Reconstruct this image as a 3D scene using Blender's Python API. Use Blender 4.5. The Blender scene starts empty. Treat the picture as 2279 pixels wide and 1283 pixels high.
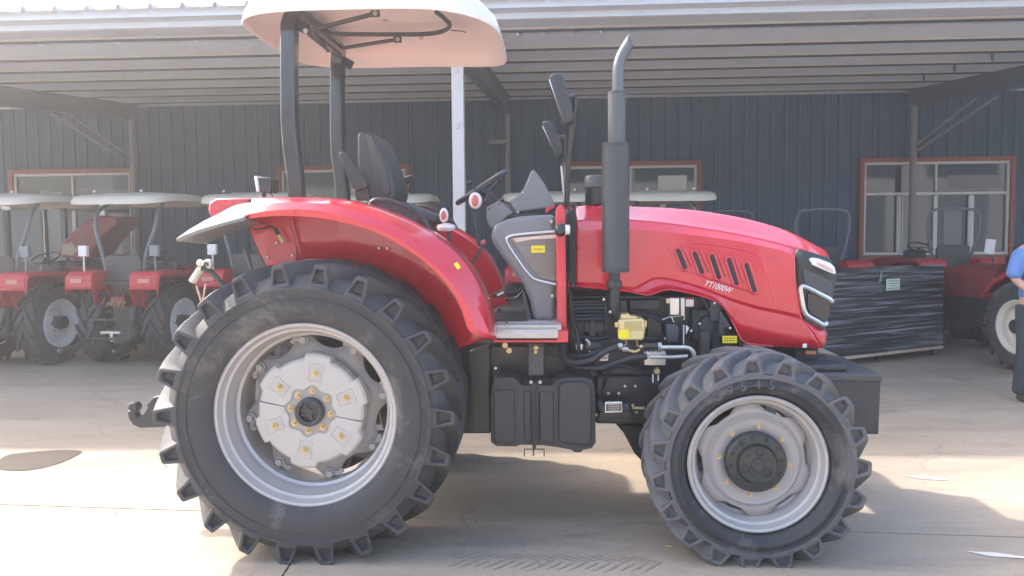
import bpy, math, random
from mathutils import Vector, Matrix
random.seed(7)
PI = math.pi
scene = bpy.context.scene
COL = scene.collection

# ------------------------------------------------------------------ camera, sky, sun, exposure
FPX = 1646.0; CAMH = 1.63; PITCH = math.atan(.0559); ROLL = .009; SHIFT = .024
cp, sp, cr, sr = math.cos(PITCH), math.sin(PITCH), math.cos(ROLL), math.sin(ROLL)
FW = Vector((0, cp, -sp)); R0 = Vector((1, 0, 0)); U0 = Vector((0, sp, cp))
RT = R0*cr - U0*sr; UP = R0*sr + U0*cr
cam_d = bpy.data.cameras.new('camera'); cam = bpy.data.objects.new('camera', cam_d); COL.objects.link(cam)
cam_d.sensor_width = 36; cam_d.sensor_fit = 'HORIZONTAL'; cam_d.lens = FPX/2279*36
cam_d.shift_y = -SHIFT*FPX/2279; cam_d.clip_start = .05; cam_d.clip_end = 2000
M = Matrix((RT, UP, -FW)).transposed().to_4x4(); M.translation = (0, 0, CAMH); cam.matrix_world = M
scene.camera = cam
SUNV = Vector((.9, -.5, -1.0)).normalized()           # direction the light travels
world = bpy.data.worlds.new('World'); scene.world = world; world.use_nodes = True
nt = world.node_tree; bg = nt.nodes['Background']
sky = nt.nodes.new('ShaderNodeTexSky'); sky.sky_type = 'NISHITA'; sky.sun_disc = False
sky.sun_elevation = math.asin(-SUNV.z); sky.sun_rotation = math.atan2(-SUNV.x, -SUNV.y)
sky.dust_density = 4.0; sky.air_density = 1.0; sky.ozone_density = 1.0
nt.links.new(sky.outputs[0], bg.inputs[0]); bg.inputs[1].default_value = .15
sd = bpy.data.lights.new('sun', 'SUN'); sd.energy = 1.5; sd.angle = math.radians(1.5); sd.color = (1, .95, .88)
sun = bpy.data.objects.new('sun', sd); COL.objects.link(sun)
sun.rotation_euler = SUNV.to_track_quat('-Z', 'Y').to_euler()
scene.view_settings.view_transform = 'Standard'; scene.view_settings.look = 'None'
scene.view_settings.exposure = 2.3; scene.view_settings.gamma = 1

# ------------------------------------------------------------------ frames
def ray(px, py): return FW + RT*((px-1139.5)/FPX) + UP*((641.5-py)/FPX - SHIFT)
class Frame:
    def __init__(s, ox, oy, a):
        s.o = Vector((ox, oy, 0)); s.a = a; s.ex = Vector((math.cos(a), -math.sin(a), 0)); s.ey = Vector((math.sin(a), math.cos(a), 0))
    def at(s, px, py, y):
        """point of the plane local-y = y that is seen at photo pixel px, py; in local coordinates"""
        d = ray(px, py); c = Vector((0, 0, CAMH)) - s.o
        t = (y - c.dot(s.ey))/d.dot(s.ey); p = c + d*t
        return Vector((p.dot(s.ex), y, p.z))
    def w(s, x, y, z=0): return s.o + s.ex*x + s.ey*y + Vector((0, 0, z))
    def loc(s, X, Y):
        c = Vector((X, Y, 0)) - s.o
        return c.dot(s.ex), c.dot(s.ey)
TF = Frame(-1.0, 3.57, math.radians(3.0)); BF = Frame(0, 0, .055); WF = Frame(0, 0, 0)
T = TF.at; B = BF.at
def ground_at(px, py, z=0):
    d = ray(px, py); t = (z-CAMH)/d.z; return Vector((d.x*t, d.y*t, z))

# ------------------------------------------------------------------ materials
MATS = {}
def mat(name, col, rough=.5, metal=0, coat=0, var=.0, vscale=8., bump=0., bscale=60., dirt=None, dirt_amt=0, dscale=3., spec=.5, emis=None, alpha=None, trans=0, rvar=0, coatr=.08, dmin=.5, dmax=.75):
    m = bpy.data.materials.new(name); m.use_nodes = True; n = m.node_tree.nodes; l = m.node_tree.links
    b = n['Principled BSDF']; b.inputs['Roughness'].default_value = rough; b.inputs['Metallic'].default_value = metal
    b.inputs['Coat Weight'].default_value = coat; b.inputs['Coat Roughness'].default_value = coatr; b.inputs['Specular IOR Level'].default_value = spec
    b.inputs['Transmission Weight'].default_value = trans
    col = tuple(col)+(1,); b.inputs['Base Color'].default_value = col
    tc = n.new('ShaderNodeTexCoord'); out = None
    if var or dirt or rvar:
        t = n.new('ShaderNodeTexNoise'); t.inputs['Scale'].default_value = vscale; t.inputs['Detail'].default_value = 6; t.inputs['Roughness'].default_value = .6
        l.new(tc.outputs['Object'], t.inputs['Vector'])
        mx = n.new('ShaderNodeMix'); mx.data_type = 'RGBA'
        mx.inputs['A'].default_value = tuple(c*(1-var) for c in col[:3])+(1,); mx.inputs['B'].default_value = tuple(min(1, c*(1+var)) for c in col[:3])+(1,)
        l.new(t.outputs['Fac'], mx.inputs['Factor']); out = mx.outputs['Result']
        if rvar:
            mr = n.new('ShaderNodeMapRange'); mr.inputs['From Min'].default_value = .3; mr.inputs['From Max'].default_value = .7
            mr.inputs['To Min'].default_value = max(0, rough-rvar); mr.inputs['To Max'].default_value = min(1, rough+rvar)
            l.new(t.outputs['Fac'], mr.inputs['Value']); l.new(mr.outputs['Result'], b.inputs['Roughness'])
        if dirt:
            t2 = n.new('ShaderNodeTexNoise'); t2.inputs['Scale'].default_value = dscale; t2.inputs['Detail'].default_value = 9; t2.inputs['Roughness'].default_value = .7; t2.inputs['Distortion'].default_value = .4
            l.new(tc.outputs['Object'], t2.inputs['Vector'])
            r = n.new('ShaderNodeMapRange'); r.inputs['From Min'].default_value = dmin; r.inputs['From Max'].default_value = dmax; r.inputs['To Max'].default_value = dirt_amt
            l.new(t2.outputs['Fac'], r.inputs['Value'])
            m2 = n.new('ShaderNodeMix'); m2.data_type = 'RGBA'; l.new(out, m2.inputs['A']); m2.inputs['B'].default_value = tuple(dirt)+(1,)
            l.new(r.outputs['Result'], m2.inputs['Factor']); out = m2.outputs['Result']
        l.new(out, b.inputs['Base Color'])
    if bump:
        t = n.new('ShaderNodeTexNoise'); t.inputs['Scale'].default_value = bscale; t.inputs['Detail'].default_value = 4
        l.new(tc.outputs['Object'], t.inputs['Vector']); bp = n.new('ShaderNodeBump'); bp.inputs['Strength'].default_value = bump; bp.inputs['Distance'].default_value = .01
        l.new(t.outputs['Fac'], bp.inputs['Height']); l.new(bp.outputs['Normal'], b.inputs['Normal'])
    MATS[name] = m; return m
red = mat('red_paint', (.58, .012, .032), .30, coat=1.0, coatr=.025, var=.05, vscale=3, rvar=.05, dirt=(.45, .2, .18), dirt_amt=.12, dscale=4)
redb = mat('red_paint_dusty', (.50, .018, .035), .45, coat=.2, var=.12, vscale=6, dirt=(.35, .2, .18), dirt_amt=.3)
redd = mat('red_paint_shaded', (.22, .02, .025), .5, var=.12, dirt=(.25, .18, .16), dirt_amt=.3)
rubber = mat('tyre_rubber', (.032, .033, .036), .62, var=.22, vscale=7, bump=.12, bscale=90, dirt=(.24, .22, .2), dirt_amt=.75, dscale=3.6, dmin=.52, dmax=.74, rvar=.1)
rubf = mat('tyre_rubber_lugs', (.040, .040, .044), .6, var=.2, vscale=9, bump=.12, bscale=90, dirt=(.17, .155, .145), dirt_amt=.4, dscale=3.6)
rubt = mat('tread_sun_dust', (.095, .094, .097), .6, var=.25, vscale=8, bump=.12, bscale=90, dirt=(.2, .19, .18), dirt_amt=.4, dscale=3)  # grey lightened to stand for sun on the front tread, dust over it
rubb = mat('tyre_rubber_dusty', (.05, .05, .052), .75, var=.25, vscale=10, dirt=(.16, .15, .14), dirt_amt=.4)
rimg = mat('rim_silver', (.42, .40, .39), .38, metal=.25, coat=.25, var=.05, bump=.02, bscale=200, dirt=(.3, .26, .23), dirt_amt=.2)
disc = mat('disc_grey', (.36, .335, .32), .5, metal=.1, var=.05, dirt=(.28, .24, .2), dirt_amt=.2, bump=.03)
weightm = mat('weight_cream', (.46, .43, .395), .5, var=.05, dirt=(.4, .35, .3), dirt_amt=.18, bump=.04)
rimw = mat('rim_white', (.80, .79, .76), .5, var=.08, dirt=(.35, .3, .25), dirt_amt=.35)
rimc = mat('rim_cream', (.72, .67, .56), .5, var=.06, dirt=(.4, .33, .25), dirt_amt=.3)
brass = mat('brass_plating', (.58, .45, .24), .38, metal=.75, var=.15)
cast = mat('black_cast', (.016, .019, .022), .42, var=.3, bump=.15, bscale=70, coat=.2)
cast2 = mat('dark_green_hub', (.022, .028, .027), .38, var=.2, bump=.08, coat=.2)
iron = mat('dark_iron', (.03, .034, .038), .42, var=.25, bump=.05, dirt=(.12, .1, .09), dirt_amt=.25)
tankm = mat('tank_plastic', (.035, .037, .038), .5, var=.12, bump=.05, bscale=140, dirt=(.1, .095, .09), dirt_amt=.25)
blackp = mat('black_paint', (.013, .014, .018), .22, coat=.5, var=.2)
blackm = mat('black_plastic', (.03, .031, .033), .45, var=.15, bump=.04, bscale=200)
hose = mat('hose_rubber', (.022, .024, .028), .5, var=.2)
greyp = mat('grey_panel', (.17, .175, .18), .38, coat=.3, var=.04, bump=.02, bscale=300)
greyd = mat('grey_panel_dark', (.06, .062, .066), .42, var=.06)
silver = mat('silver_trim', (.62, .6, .58), .25, metal=.7, var=.05)
alu = mat('step_aluminium', (.55, .54, .52), .4, metal=.6, var=.12, vscale=20, bump=.1, bscale=120, dirt=(.3, .26, .22), dirt_amt=.4, dscale=12)
steel = mat('zinc_steel', (.55, .53, .49), .35, metal=.8, var=.15)
amber = mat('yellow_plastic', (.62, .52, .24), .35, var=.12, coat=.3)
yellow = mat('yellow_label', (.8, .66, .02), .45, var=.04)
ink = mat('label_ink', (.05, .045, .03), .6)
white = mat('white_plastic', (.72, .71, .68), .4, var=.05)
clear = mat('clear_wrapped_knob', (.75, .66, .64), .12, coat=.8, var=.15, vscale=60)
knobred = mat('knob_red', (.5, .12, .1), .3, var=.3, vscale=40)
lens = mat('lamp_lens', (.75, .76, .78), .08, coat=1, metal=.2)
seatm = mat('seat_vinyl', (.045, .047, .05), .45, var=.1, bump=.08, bscale=150)
creamc = mat('canopy_gelcoat', (.74, .69, .635), .42, coat=.25, var=.03, vscale=2, bump=.015, bscale=30, dirt=(.6, .53, .46), dirt_amt=.15)
creamb = mat('canopy_cream', (.62, .58, .49), .5, var=.06, dirt=(.4, .36, .3), dirt_amt=.3)
ovenr = mat('radiator_mesh', (.018, .019, .021), .5, bump=.4, bscale=300)
decal = mat('decal_white', (.8, .78, .78), .4)
mirror = mat('mirror_glass', (.5, .52, .55), .04, metal=1)
glassd = mat('window_glass', (.022, .038, .05), .03, spec=.9, var=.3, vscale=.7)
cabglass = mat('cab_glass', (.10, .13, .14), .08, spec=.9, var=.15)
orange = mat('window_frame_orange', (.30, .085, .05), .55, var=.12, dirt=(.25, .17, .14), dirt_amt=.3)
wframe = mat('window_frame_white', (.72, .71, .68), .5, var=.06)
wallm = mat('wall_sheet', (.044, .096, .150), .5, var=.16, vscale=1.2, dirt=(.11, .14, .16), dirt_amt=.6, dscale=1.1, spec=.4)
roofm = mat('roof_sheet', (.48, .52, .58), .45, metal=.3, var=.06, dirt=(.4, .38, .34), dirt_amt=.3, dscale=1.2)
purl = mat('purlin_galvanised', (.47, .51, .57), .42, metal=.25, var=.1, vscale=4, dirt=(.3, .28, .25), dirt_amt=.35, dscale=2)
steelg = mat('structural_grey', (.11, .135, .155), .5, var=.08, dirt=(.2, .2, .2), dirt_amt=.2)
colw = mat('column_white', (.54, .53, .51), .45, var=.05, dirt=(.4, .38, .35), dirt_amt=.3)
postg = mat('post_grey', (.22, .23, .24), .5, var=.1)
wood = mat('pallet_wood', (.5, .4, .28), .7, var=.25, vscale=14)
skin = mat('skin', (.5, .3, .22), .5, var=.08, vscale=20)
blue = mat('blue_cotton', (.10, .21, .48), .8, var=.2, vscale=12, bump=1.0, bscale=9)
denim = mat('dark_denim', (.028, .036, .045), .85, var=.3, vscale=22, bump=1.0, bscale=10)
hairm = mat('black_hair', (.012, .011, .010), .6)
shoem = mat('shoe_leather', (.05, .045, .04), .6, var=.2)
glove = mat('work_glove', (.5, .47, .45), .8, var=.35, vscale=30)
puddle = mat('oil_stain', (.052, .034, .021), .65, var=.35, vscale=4)
groutm = mat('joint_fill', (.07, .06, .052), .9, var=.2)
orangeb = mat('orange_cable', (.6, .2, .08), .5, var=.3)
stretch = None
def special_materials():
    global stretch
    # concrete: fine grain, long drag marks, blotches and small cracks
    m = bpy.data.materials.new('concrete'); m.use_nodes = True; n = m.node_tree.nodes; l = m.node_tree.links; b = n['Principled BSDF']
    tc = n.new('ShaderNodeTexCoord'); mp = n.new('ShaderNodeMapping'); mp.inputs['Scale'].default_value = (.5, 2.4, 1); l.new(tc.outputs['Object'], mp.inputs['Vector'])
    def noise(sc, det, rg, vec, dist=0):
        t = n.new('ShaderNodeTexNoise'); t.inputs['Scale'].default_value = sc; t.inputs['Detail'].default_value = det; t.inputs['Roughness'].default_value = rg; t.inputs['Distortion'].default_value = dist
        l.new(vec, t.inputs['Vector']); return t.outputs['Fac']
    def mrange(v, a, c, d=0, e=1):
        r = n.new('ShaderNodeMapRange'); r.inputs['From Min'].default_value = a; r.inputs['From Max'].default_value = c; r.inputs['To Min'].default_value = d; r.inputs['To Max'].default_value = e
        l.new(v, r.inputs['Value']); return r.outputs['Result']
    def mix(a, c, f, mode='MIX'):
        x = n.new('ShaderNodeMix'); x.data_type = 'RGBA'; x.blend_type = mode
        for s, v in (('A', a), ('B', c)):
            if isinstance(v, tuple): x.inputs[s].default_value = v+(1,)
            else: l.new(v, x.inputs[s])
        if isinstance(f, float): x.inputs['Factor'].default_value = f
        else: l.new(f, x.inputs['Factor'])
        return x.outputs['Result']
    c = mix((.32, .26, .195), (.45, .37, .285), mrange(noise(.55, 6, .6, mp.outputs[0], .6), .3, .7))
    c = mix(c, (.20, .165, .13), mrange(noise(1.7, 9, .7, mp.outputs[0], 1.2), .52, .72, 0, .65))
    c = mix(c, (.48, .43, .36), mrange(noise(2.6, 8, .65, mp.outputs[0], .8), .56, .76, 0, .55))
    c = mix(c, (.16, .13, .105), mrange(noise(46, 6, .85, tc.outputs['Object']), .53, .70, 0, .75))
    v = n.new('ShaderNodeTexVoronoi'); v.feature = 'DISTANCE_TO_EDGE'; v.inputs['Scale'].default_value = .55
    nd = n.new('ShaderNodeTexNoise'); nd.inputs['Scale'].default_value = 3; nd.inputs['Detail'].default_value = 8; l.new(tc.outputs['Object'], nd.inputs['Vector'])
    vm = n.new('ShaderNodeVectorMath'); vm.operation = 'MULTIPLY_ADD'; vm.inputs[1].default_value = (.35, .35, 0); l.new(nd.outputs['Color'], vm.inputs[0]); l.new(tc.outputs['Object'], vm.inputs[2])
    l.new(vm.outputs[0], v.inputs['Vector'])
    crack = mrange(v.outputs['Distance'], 0, .006, .5, 0)
    gate = n.new('ShaderNodeMath'); gate.operation = 'MULTIPLY'; l.new(crack, gate.inputs[0]); l.new(mrange(noise(.9, 3, .5, tc.outputs['Object']), .5, .6), gate.inputs[1])
    c = mix(c, (.10, .085, .07), gate.outputs[0])
    l.new(c, b.inputs['Base Color'])
    l.new(mrange(noise(1.2, 5, .6, mp.outputs[0]), .3, .7, .42, .72), b.inputs['Roughness'])
    bp = n.new('ShaderNodeBump'); bp.inputs['Strength'].default_value = .25; bp.inputs['Distance'].default_value = .004
    l.new(noise(45, 6, .7, tc.outputs['Object']), bp.inputs['Height']); l.new(bp.outputs['Normal'], b.inputs['Normal']); MATS['concrete'] = m
    # perforated heat shield
    m = bpy.data.materials.new('perforated_shield'); m.use_nodes = True; n = m.node_tree.nodes; l = m.node_tree.links; b = n['Principled BSDF']
    tc = n.new('ShaderNodeTexCoord'); v = n.new('ShaderNodeTexVoronoi'); v.inputs['Scale'].default_value = 1; v.inputs['Randomness'].default_value = 0
    mp = n.new('ShaderNodeMapping'); mp.inputs['Scale'].default_value = (44, 100, 1); l.new(tc.outputs['UV'], mp.inputs['Vector']); l.new(mp.outputs[0], v.inputs['Vector'])
    r = n.new('ShaderNodeMapRange'); r.inputs['From Min'].default_value = .22; r.inputs['From Max'].default_value = .4; l.new(v.outputs['Distance'], r.inputs['Value'])
    x = n.new('ShaderNodeMix'); x.data_type = 'RGBA'; x.inputs['A'].default_value = (.028, .029, .03, 1); x.inputs['B'].default_value = (.085, .09, .094, 1); l.new(r.outputs['Result'], x.inputs['Factor'])
    l.new(x.outputs['Result'], b.inputs['Base Color']); b.inputs['Roughness'].default_value = .42; b.inputs['Metallic'].default_value = .3
    bp = n.new('ShaderNodeBump'); bp.inputs['Strength'].default_value = .5; bp.inputs['Distance'].default_value = .004; l.new(r.outputs['Result'], bp.inputs['Height']); l.new(bp.outputs['Normal'], b.inputs['Normal']); MATS['perf'] = m
    # stretch film
    m = bpy.data.materials.new('stretch_film'); m.use_nodes = True; n = m.node_tree.nodes; l = m.node_tree.links; b = n['Principled BSDF']
    tc = n.new('ShaderNodeTexCoord'); mp = n.new('ShaderNodeMapping'); mp.inputs['Scale'].default_value = (1.0, 1, 34); mp.inputs['Rotation'].default_value = (0, .02, 0); l.new(tc.outputs['Object'], mp.inputs['Vector'])
    t = n.new('ShaderNodeTexNoise'); t.inputs['Scale'].default_value = 1; t.inputs['Detail'].default_value = 6; t.inputs['Distortion'].default_value = .6; l.new(mp.outputs[0], t.inputs['Vector'])
    r = n.new('ShaderNodeMapRange'); r.inputs['From Min'].default_value = .5; r.inputs['From Max'].default_value = .72; l.new(t.outputs['Fac'], r.inputs['Value'])
    x = n.new('ShaderNodeMix'); x.data_type = 'RGBA'; x.inputs['A'].default_value = (.012, .014, .018, 1); x.inputs['B'].default_value = (.30, .31, .34, 1); l.new(r.outputs['Result'], x.inputs['Factor'])
    l.new(x.outputs['Result'], b.inputs['Base Color']); b.inputs['Roughness'].default_value = .28; b.inputs['Coat Weight'].default_value = .4
    bp = n.new('ShaderNodeBump'); bp.inputs['Strength'].default_value = .8; bp.inputs['Distance'].default_value = .02; l.new(t.outputs['Fac'], bp.inputs['Height']); l.new(bp.outputs['Normal'], b.inputs['Normal']); MATS['film'] = m
special_materials()
concrete = MATS['concrete']; perf = MATS['perf']; film = MATS['film']

# ------------------------------------------------------------------ mesh builder
def catmull(pts, n):
    """n points along a smooth curve through pts (even in arc length of the control polygon)"""
    pts = [Vector(p) for p in pts]
    if len(pts) == 2: return [pts[0].lerp(pts[1], i/(n-1)) for i in range(n)]
    L = [0]
    for a, b in zip(pts, pts[1:]): L.append(L[-1] + max(1e-6, (b-a).length))
    out = []
    for i in range(n):
        s = L[-1]*i/(n-1); k = 0
        while k < len(pts)-2 and s > L[k+1]: k += 1
        t = (s-L[k])/(L[k+1]-L[k]); p1, p2 = pts[k], pts[k+1]
        h = L[k+1]-L[k]
        m1 = (p2-pts[k-1])/(L[k+1]-L[k-1])*h if k > 0 else p2-p1
        m2 = (pts[k+2]-p1)/(L[k+2]-L[k])*h if k+2 < len(pts) else p2-p1
        out.append(p1*(2*t**3-3*t*t+1) + m1*(t**3-2*t*t+t) + p2*(-2*t**3+3*t*t) + m2*(t**3-t*t))
    return out
class G:
    def __init__(s): s.v = []; s.f = []; s.uv = None
    def add(s, vs, fs):
        k = len(s.v); s.v += [tuple(v) for v in vs]; s.f += [tuple(i+k for i in f) for f in fs]; return s
    def box(s, c, d, rz=0, ry=0, rx=0):
        x, y, z = (q/2 for q in d); R = Matrix.Rotation(rz, 3, 'Z') @ Matrix.Rotation(ry, 3, 'Y') @ Matrix.Rotation(rx, 3, 'X'); c = Vector(c)
        vs = [c + R @ Vector((i*x, j*y, k*z)) for i in (-1, 1) for j in (-1, 1) for k in (-1, 1)]
        return s.add(vs, [(0, 1, 3, 2), (4, 6, 7, 5), (0, 4, 5, 1), (2, 3, 7, 6), (0, 2, 6, 4), (1, 5, 7, 3)])
    def bar(s, a, b, w, h=None, up=(0, 0, 1)):
        """box-section bar from a to b"""
        h = h or w; a = Vector(a); b = Vector(b); t = (b-a).normalized(); u = Vector(up)
        if abs(t.dot(u)) > .98: u = Vector((1, 0, 0))
        sd = t.cross(u).normalized()*w/2; u = sd.cross(t).normalized()*h/2
        vs = [p + i*sd + j*u for p in (a, b) for i, j in ((-1, -1), (1, -1), (1, 1), (-1, 1))]
        return s.add(vs, [(0, 1, 2, 3), (7, 6, 5, 4), (0, 4, 5, 1), (1, 5, 6, 2), (2, 6, 7, 3), (3, 7, 4, 0)])
    def prism(s, pts, off):
        """closed polygon (3D points) extruded by vector off"""
        pts = [Vector(p) for p in pts]; off = Vector(off); n = len(pts)
        return s.add(pts + [p+off for p in pts], [tuple(range(n-1, -1, -1)), tuple(range(n, 2*n))] + [(i, (i+1) % n, n+(i+1) % n, n+i) for i in range(n)])
    def tube(s, pts, r, n=10, seg=None, cap=True, sq=False):
        if seg: pts = catmull(pts, seg)
        pts = [Vector(p) for p in pts]; m = len(pts); rr = r if isinstance(r, (list, tuple)) else [r]*m
        if len(rr) != m: rr = [rr[0] + (rr[-1]-rr[0])*i/(m-1) for i in range(m)]
        vs = []; t0 = (pts[1]-pts[0]).normalized(); u = Vector((0, 1, 0)) if abs(t0.y) < .9 else Vector((0, 0, 1))
        u = (u - t0*u.dot(t0)).normalized()
        for i, p in enumerate(pts):
            t = ((pts[min(i+1, m-1)]-p).normalized() + (p-pts[max(i-1, 0)]).normalized()).normalized() if 0 < i < m-1 else (pts[1]-pts[0] if i == 0 else pts[-1]-pts[-2]).normalized()
            u = (u - t*u.dot(t)).normalized(); w = t.cross(u)
            for k in range(n):
                a = 2*PI*(k+.5 if sq else k)/n; vs.append(p + (u*math.cos(a) + w*math.sin(a))*rr[i])
        fs = [(i*n+k, i*n+(k+1) % n, (i+1)*n+(k+1) % n, (i+1)*n+k) for i in range(m-1) for k in range(n)]
        if cap: fs += [tuple(range(n-1, -1, -1)), tuple((m-1)*n+k for k in range(n))]
        return s.add(vs, fs)
    def lathe(s, prof, c=(0, 0, 0), axis='y', n=48, a0=0, a1=2*PI):
        """prof: list of (radius, along-axis)"""
        c = Vector(c); vs = []; full = abs(a1-a0-2*PI) < 1e-6; nn = n if full else n+1
        for r, h in prof:
            for k in range(nn):
                a = a0+(a1-a0)*k/n; x, y = r*math.cos(a), r*math.sin(a)
                vs.append(c + (Vector((x, h, y)) if axis == 'y' else Vector((x, y, h)) if axis == 'z' else Vector((h, x, y))))
        fs = []
        for i in range(len(prof)-1):
            for k in range(n):
                k2 = (k+1) % nn if full else k+1
                fs.append((i*nn+k, i*nn+k2, (i+1)*nn+k2, (i+1)*nn+k))
        return s.add(vs, fs)
    def loft(s, rows, n=None, closed=False, byx=False):
        """grid through rows of 3D points"""
        if n: rows = [catmull(r, n) for r in rows]
        m = len(rows[0]); vs = [p for r in rows for p in r]
        fs = [(i*m+k, i*m+k+1, (i+1)*m+k+1, (i+1)*m+k) for i in range(len(rows)-1) for k in range(m-1)]
        if closed: fs += [(i*m+m-1, i*m, (i+1)*m, (i+1)*m+m-1) for i in range(len(rows)-1)]
        return s.add(vs, fs)
    def ball(s, c, r, n=12, sc=(1, 1, 1)):
        c = Vector(c); rings = n//2+1; vs = []
        for i in range(rings):
            th = PI*i/(rings-1)
            for k in range(n):
                a = 2*PI*k/n; vs.append(c + Vector((math.sin(th)*math.cos(a)*r*sc[0], math.sin(th)*math.sin(a)*r*sc[1], math.cos(th)*r*sc[2])))
        return s.add(vs, [(i*n+k, (i+1)*n+k, (i+1)*n+(k+1) % n, i*n+(k+1) % n) for i in range(rings-1) for k in range(n)])
    def mesh(s, name, m, ang=35):
        me = bpy.data.meshes.new(name); me.from_pydata(s.v, [], s.f); me.validate(); me.update()
        import bmesh
        bm = bmesh.new(); bm.from_mesh(me); bmesh.ops.remove_doubles(bm, verts=bm.verts, dist=1e-6); bmesh.ops.recalc_face_normals(bm, faces=bm.faces); bm.to_mesh(me); bm.free()
        me.materials.append(m)
        for p in me.polygons: p.use_smooth = True
        me.set_sharp_from_angle(angle=math.radians(ang)); return me
    def build(s, name, m, parent=None, bevel=0, seg=2, label=None, solid=0, ang=35, sub=0):
        o = bpy.data.objects.new(name, s.mesh(name, m, ang)); COL.objects.link(o); o.parent = parent
        if solid: q = o.modifiers.new('solid', 'SOLIDIFY'); q.thickness = solid; q.offset = -1
        if bevel: q = o.modifiers.new('bevel', 'BEVEL'); q.width = bevel; q.segments = seg; q.limit_method = 'ANGLE'; q.angle_limit = .6; q.harden_normals = False
        if sub: q = o.modifiers.new('sub', 'SUBSURF'); q.levels = sub; q.render_levels = sub
        if label: o['label'] = label
        return o
def empty(name, loc=(0, 0, 0), rz=0, parent=None):
    o = bpy.data.objects.new(name, None); COL.objects.link(o); o.location = loc; o.rotation_euler = (0, 0, rz); o.parent = parent; o.empty_display_size = .2; return o
def tag(o, label=None, cat=None, group=None, kind=None):
    for k, v in (('label', label), ('category', cat), ('group', group), ('kind', kind)):
        if v: o[k] = v
    return o
def inst(me, name, parent=None, loc=(0, 0, 0), rot=(0, 0, 0), sc=(1, 1, 1)):
    o = bpy.data.objects.new(name, me); COL.objects.link(o); o.parent = parent; o.location = loc; o.rotation_euler = rot; o.scale = sc; return o
def copy_tree(o, parent=None):
    c = o.copy(); COL.objects.link(c); c.parent = parent
    for ch in list(o.children): copy_tree(ch, c)
    return c
def text_mesh(txt, size, depth, m, name='lettering', shear=0):
    cu = bpy.data.curves.new(name, 'FONT'); cu.body = txt; cu.size = size; cu.extrude = depth; cu.align_x = 'CENTER'; cu.align_y = 'CENTER'; cu.shear = shear; cu.resolution_u = 3
    o = bpy.data.objects.new(name, cu); COL.objects.link(o); dg = bpy.context.evaluated_depsgraph_get(); dg.update()
    me = bpy.data.meshes.new_from_object(o.evaluated_get(dg)); bpy.data.objects.remove(o); me.materials.clear(); me.materials.append(m); return me

# ================================================================== GROUND
def slab_y(x, j): return 4.07 + j*4.9 - .104*(x+.2)
XL = [-24.3, -18.5, -12.7, -6.9, -1.1, 4.68, 10.5, 16.3, 22.1]
gb = G().add([(-400, -300, -.02), (400, -300, -.02), (400, 500, -.02), (-400, 500, -.02)], [(0, 1, 2, 3)])
tag(gb.build('ground', groutm), 'dark earth showing in the joints beneath the concrete yard', 'ground', kind='structure')
yard = empty('concrete_yard'); tag(yard, 'pale beige concrete yard cast in large slabs', 'yard', kind='structure')
g_ = .006
for i in range(len(XL)-1):
    for j in range(-5, 3):
        x0, x1 = XL[i]+g_, XL[i+1]-g_
        jy = lambda x, q: slab_y(x, q)
        G().prism([(x0, jy(x0, j)+g_, -.018), (x1, jy(x1, j)+g_, -.018), (x1, jy(x1, j+1)-g_, -.018), (x0, jy(x0, j+1)-g_, -.018)], (0, 0, .018)).build('concrete_slab', concrete, yard)
G().add([(-400, 60, -.01), (400, 60, -.01), (400, 500, -.01), (-400, 500, -.01)], [(0, 1, 2, 3)]).build('far_apron', concrete, yard)
G().add([(-400, -300, -.012), (400, -300, -.012), (400, -21, -.012), (-400, -21, -.012)], [(0, 1, 2, 3)]).build('near_apron', concrete, yard)
# oil stain
pts = [(-12, 1030), (20, 1012), (60, 1007), (110, 1003), (150, 1002), (182, 1005), (170, 1014), (140, 1028), (100, 1040), (60, 1047), (20, 1047), (-12, 1042)]
ps = catmull([ground_at(*p, .004) for p in pts+[pts[0]]], 60)[:-1]
tag(G().add(ps, [tuple(range(len(ps)))]).build('oil_stain', puddle), 'dark brown oil stain on the concrete at far left', 'stain')
# faint chevron tracks left by tractor tyres
trk = mat('track_dust', (.325, .272, .212), .8, var=.3, vscale=25)
tg = G()
for k in range(17):
    for sd_ in (0, 1):
        c = ground_at(1010+k*27+sd_*10, 1236+sd_*16+k*.6, .0035); a = .75 if sd_ else -.6; L = .09+.02*math.sin(k*2.1); w = .006+.004*random.random()
        u = Vector((math.cos(a), math.sin(a), 0)); v = Vector((-u.y, u.x, 0)); tg.add([c-u*L-v*w*.3, c-v*w, c+u*L*.8, c+v*w], [(0, 1, 2, 3)])
tag(tg.build('tyre_tracks', trk), 'faint chevron tyre tracks on the concrete in front of the tractor', kind='stuff')
# streaks of sun through gaps, painted pale on the right foreground
sunm = mat('sun_streak_pale', (.66, .6, .53), .6, var=.15, vscale=30)
for q, lab in (([(2010, 1058), (2060, 1060), (2112, 1066), (2105, 1069), (2050, 1066)], 'short painted sunlight streak on the concrete beyond the front tyre'),
          ([(2150, 1227), (2215, 1230), (2290, 1240), (2290, 1244), (2200, 1238)], 'long painted sunlight streak low at the right edge of the yard')):
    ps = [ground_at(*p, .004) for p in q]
    tag(G().add(ps, [tuple(range(len(ps)))]).build('sun_streak', sunm), lab, 'streak', 'painted sun streaks on the concrete')
leaf = G(); c = ground_at(1489, 1216, .006); leaf.ball(c, .018, 8, (1, .6, .15))
tag(leaf.build('dry_leaf', amber), 'small dry yellow leaf on the concrete beside the front tyre', 'leaf')
stp = G()
for _ in range(170):
    x, y = random.uniform(-5, 5), random.uniform(3.2, 8); stp.ball((x, y, .002), random.uniform(.002, .006), 5, (1.4, 1, .5))
o = stp.build('floor_grit', groutm); tag(o, 'loose dark grit scattered over the concrete yard', 'grit', kind='stuff')

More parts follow.
